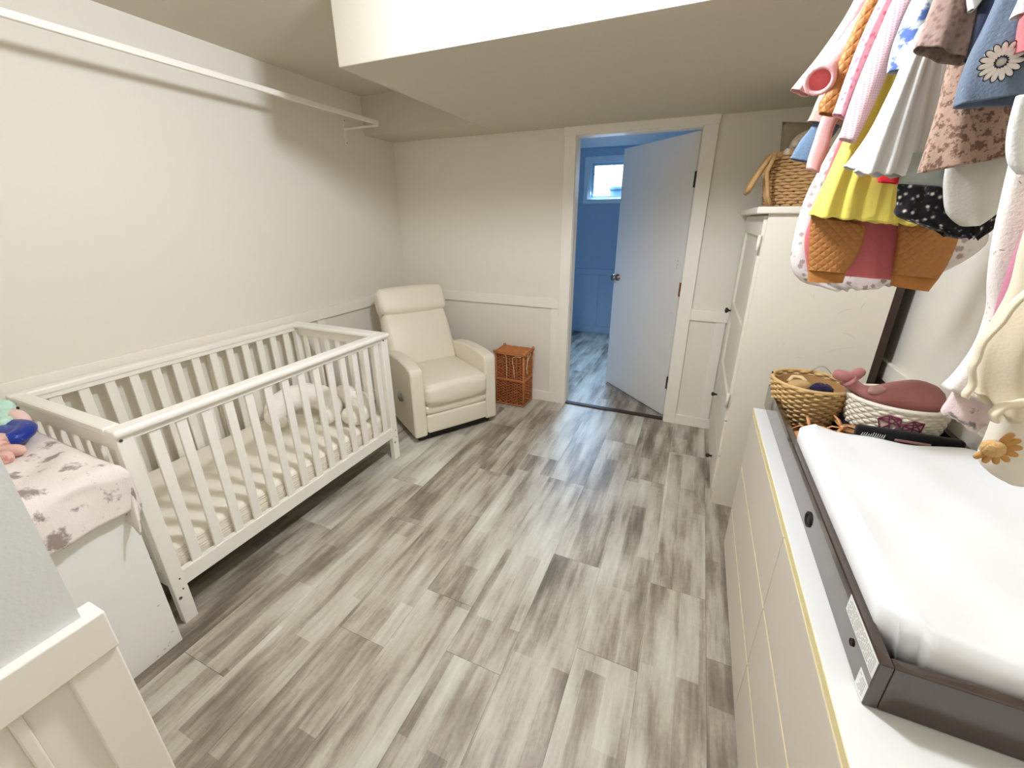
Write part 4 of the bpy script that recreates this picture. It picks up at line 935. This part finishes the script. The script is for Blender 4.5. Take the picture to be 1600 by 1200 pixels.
LEG = cloth('pale pink jersey', (218, 172, 170)); FUZ = cloth('mauve grey fur', (190, 164, 150), bump=1.0); REDC = cloth('red cotton', (196, 34, 40)); GREYG = cloth('grey green cotton', (150, 156, 148))
NQ = dict(pleat=0, amp=0)
garment('jeans', 'light blue denim trouser leg, farthest left of the hanging clothes', 'trousers', -1.66, 2.12, [('leg', 'jeans_leg', DENIM, dict(pleat=1, amp=.003))])
garment('fur_coat', 'mauve grey furry hem peeking above the blue denim leg', 'coat', -1.676, 2.12, [('coat_body', 'fuzzy_hem', FUZ, dict(pleat=1, amp=.003))])
garment('dress', 'long white dress with taupe hearts and gathered bottom, lowest of the bunch', 'dress', -1.705, 2.12, [('skirt', 'heart_dress', HEART, dict(pleat=9, amp=.007, hem=.006, closed=True))])
garment('jacket', 'pale pink fleece jacket with open sleeve cuffs showing coral lining', 'jacket', -1.75, 2.12, [('jacket_body', 'jacket_body', PINKF), ('sleeve', 'jacket_sleeve_far', PINKF, dict(pleat=2, amp=.003))])
jk = [o for o in COL.objects if o.name.startswith('jacket') and o.type == 'EMPTY'][0]
SL = [(2.865, -1.765, 2.09), (2.845, -1.785, 2.03), (2.812, -1.80, 1.965), (2.783, -1.815, 1.915), (2.762, -1.835, 1.885), (2.750, -1.862, 1.868)]
bm = bmesh.new(); tube(bm, [cat(SL, i/20) for i in range(21)], [.019+.012*(i/20)+.0015*math.sin(i*2) for i in range(21)], 18, cap=False); obj('sleeve', bm, PINKF, jk, True, solid=.004)
e0, e1 = Vector(cat(SL, .97)), Vector(SL[-1]); dv = (e1-e0).normalized(); q_ = dv.to_track_quat('Z', 'Y').to_matrix().to_4x4()
bm = bmesh.new(); tube(bm, [e1+q_ @ Vector((.0285*math.cos(t_), .0285*math.sin(t_), -.001)) for t_ in [2*PI*k/28 for k in range(28)]], .0055, 8, True); obj('cuff_roll', bm, PINKF, jk, True)
bm = bmesh.new(); lathe(bm, [(.026, -.014), (.0265, -.004), (.024, -.004), (.022, -.03)], (0, 0, 0), 24)
for v in bm.verts: v.co = q_ @ v.co+e1
obj('cuff_lining', bm, RED_IN, jk, True)
garment('leggings', 'pale pink legging leg hanging right of the blue denim leg', 'trousers', -1.785, 2.12, [('leg', 'legging', LEG, dict(pleat=0, amp=0, closed=True))])
garment('dress', 'rose pink dress seen between the two quilted brown legs', 'dress', -1.815, 2.12, [('skirt', 'rose_dress', ROSED, dict(pleat=4, amp=.005))])
garment('romper', 'tan brown quilted romper with ribbed leg cuffs', 'romper', -1.86, 2.12, [('romper_body', 'romper_body', BROWNQ), ('sleeve', 'romper_sleeve', BROWNQ, dict(pleat=0, amp=0)), ('leg', 'romper_leg_a', BROWNQ, dict(pleat=1, amp=.003)), ('leg', 'romper_leg_b', BROWNQ, dict(pleat=1, amp=.003)), ('leg_cuff', 'romper_cuff_a', BROWNC, NQ), ('leg_cuff', 'romper_cuff_b', BROWNC, NQ)])
garment('dress', 'lemon yellow tulle dress with a wide skirt', 'dress', -1.89, 2.12, [('skirt', 'yellow_dress', YEL, dict(pleat=6, amp=.009, hem=.003, nu=64))])
garment('shirt', 'pale pink floral shirt sleeve right of the brown quilted sleeve', 'shirt', -1.91, 2.12, [('sleeve', 'floral_sleeve', FLOR, dict(pleat=2, amp=.004))])
garment('shirt', 'pink gingham shirt sleeve ending above the yellow skirt', 'shirt', -1.935, 2.12, [('sleeve', 'gingham_sleeve', GING, dict(pleat=1, amp=.004))])
garment('dress', 'red hem showing below the white tulle skirt', 'dress', -1.95, 2.12, [('skirt', 'red_hem', REDC, dict(pleat=1, amp=.003))])
pst = garment('shirt', 'white shirt with blue and yellow floral print', 'shirt', -1.985, 2.12, [('shirt_body', 'print_shirt', PRINT, dict(pleat=2, amp=.005))])
td = garment('dress', 'white tulle dress with layered pleated skirt', 'dress', -2.015, 2.12, [('under_skirt', 'tulle_under', WTU, dict(pleat=5, amp=.006, hem=.003)), ('skirt', 'tulle_dress', WTU, dict(pleat=5, amp=.009, hem=.004, nu=64))])
garment('shorts', 'black ruffled shorts with tiny white sprigs and grey band', 'shorts', -2.05, 2.12, [('shorts_body', 'black_shorts', BLKF, dict(pleat=6, amp=.005, hem=.006, closed=True)), ('waistband', 'black_band', GREYG, dict(pleat=1, amp=.002))])
gb = garment('bib', 'pale grey rounded bib hanging over the black shorts', 'bib', -2.085, 2.12, [('bib_front', 'grey_bib', GREYB, dict(pleat=1, amp=.004, closed=True))])
bm = bmesh.new(); lathe(bm, [(.0035, 0), (.003, .002)], (2.934, -2.103, 1.607), 12, 1, 1.6, Mx=Matrix.Rotation(PI/2, 4, 'X')); obj('button', bm, METALD, gb, True)
garment('dress', 'dusty tan dress with small brown flowers under the blue daisy dress', 'dress', -2.13, 2.12, [('skirt', 'tan_dress', TAN, dict(pleat=3, amp=.010, nu=64))])
mt_ = garment('blouse', 'short mauve flowered blouse above the white tulle skirt', 'blouse', -2.175, 2.12, [('blouse_body', 'mauve_top', MAUV, dict(pleat=2, amp=.006))])
garment('shirt', 'white shirt point next to the navy coat at the top edge', 'shirt', -2.195, 2.12, [('collar', 'collar_tip', WHT, NQ)])
garment('coat', 'navy blue coat edge left of the daisy dress', 'coat', -2.21, 2.12, [('coat_body', 'navy_coat', NAVY, dict(pleat=1, amp=.006))])
dd = garment('dress', 'grey blue chambray dress with a big white daisy', 'dress', -2.25, 2.12, [('skirt', 'denim_dress', DEN2, dict(pleat=2, amp=.010, nu=64))])
garment('shirt', 'white collar at the right edge over the daisy dress', 'shirt', -2.29, 2.12, [('collar', 'white_collar', WHT, NQ)])
garment('shirt', 'pink sleeve cuff at the right edge beside the daisy dress', 'shirt', -2.305, 2.12, [('sleeve', 'pink_cuff', ROSED, dict(pleat=1, amp=.003))])
garment('sleepsack', 'white sleep sack with tiny grey drawings and frilled hem', 'sleepsack', -2.36, 2.12, [('sack_body', 'muslin_long', MUS, dict(pleat=2, amp=.008, nu=64)), ('frill', 'muslin_under', MUSG, dict(pleat=4, amp=.008, hem=.008))])
garment('shirt', 'mauve pink sleeve between the white sack and the cream romper', 'shirt', -2.412, 2.05, [('sleeve', 'mauve_sleeve', MAUS, NQ)])
garment('bib', 'white rounded bib at the right edge beside the tan dress', 'bib', -2.395, 2.12, [('bib_front', 'bib_white', WHT, dict(pleat=0, amp=0, closed=True))])
crm = garment('romper', 'cream footed romper with an ochre daisy on its foot', 'romper', -2.46, 2.05, [('romper_body', 'cream_body', CREAM, dict(pleat=3, amp=.013, hem=.010, nu=64)), ('frill', 'cream_frill', CREAM, dict(pleat=2, amp=.008, hem=.004)), ('leg', 'cream_leg', cloth('pale cream jersey', (222, 214, 198), bump=.12), dict(pleat=0, amp=0, closed=True))], .98+2)
PIPE = [(2.955, 1.50), (2.931, 1.453), (2.918, 1.413), (2.912, 1.377), (2.914, 1.353), (2.919, 1.325), (2.916, 1.311)]
bm = bmesh.new(); tube(bm, [Vector((cat(PIPE, i/24)[0]+.0016*math.sin(i*1.1), -2.487, cat(PIPE, i/24)[1])) for i in range(25)], [(.0036, .008)]*25, 8); obj('ruffle', bm, CREAM, crm, True)
PIPE = [(2.947, 1.288), (2.944, 1.300), (2.955, 1.314), (2.973, 1.320), (3.0, 1.321), (3.04, 1.315)]
bm = bmesh.new(); tube(bm, [Vector((cat(PIPE, i/24)[0], -2.505, cat(PIPE, i/24)[1]+.0015*math.sin(i))) for i in range(25)], [(.004, .010)]*25, 8); obj('ruffle', bm, CREAM, crm, True)
# appliqued daisies: raised petals on the cloth
def daisy(parent, c, R, n, petal, core, line, squash=1, a0=0, a1=2*PI, tilt=0, Yn=None):
    for i in range(n):
        a = a0+(a1-a0)*i/n
        bm = bmesh.new(); Mx = Matrix.Rotation(-a, 4, 'Y')
        puffy(bm, R*.36, .0035, R*.15, .75, (0, 0, 0), 8, Matrix.Translation(Vector(c)+Mx @ Vector((R*.62, 0, 0))) @ Mx, 8); p_ = obj('petal', bm, petal, parent, True)
        if line:
            bm = bmesh.new(); tube(bm, [Vector(c)+Mx @ Vector((R*(.62+.38*math.cos(q)), -.0015, R*.165*math.sin(q))) for q in [2*PI*k/14 for k in range(14)]], R*.028, 5, True); obj('outline', bm, line, p_)
    bm = bmesh.new(); puffy(bm, R*.22, .006, R*.17, 1, c, 10, None, 8); obj('flower_centre', bm, core, parent, True)
BLK = cloth('black thread', (30, 28, 30)); OCH = cloth('ochre yarn', (186, 138, 76)); TANC = cloth('tan crochet', (198, 160, 104), bump=.8)
daisy(dd, (2.906, -2.293, 1.768), .026, 15, cloth('white applique', (222, 214, 206)), cloth('grey applique', (190, 184, 176)), BLK)
daisy(crm, (2.958, -2.508, 1.25), .028, 8, OCH, TANC, None, a0=-2.2, a1=1.6)
bm = bmesh.new(); puffy(bm, .013, .012, .012, 1, (2.953, -2.514, 1.250), 10, None, 8); obj('crochet_ball', bm, TANC, crm, True)
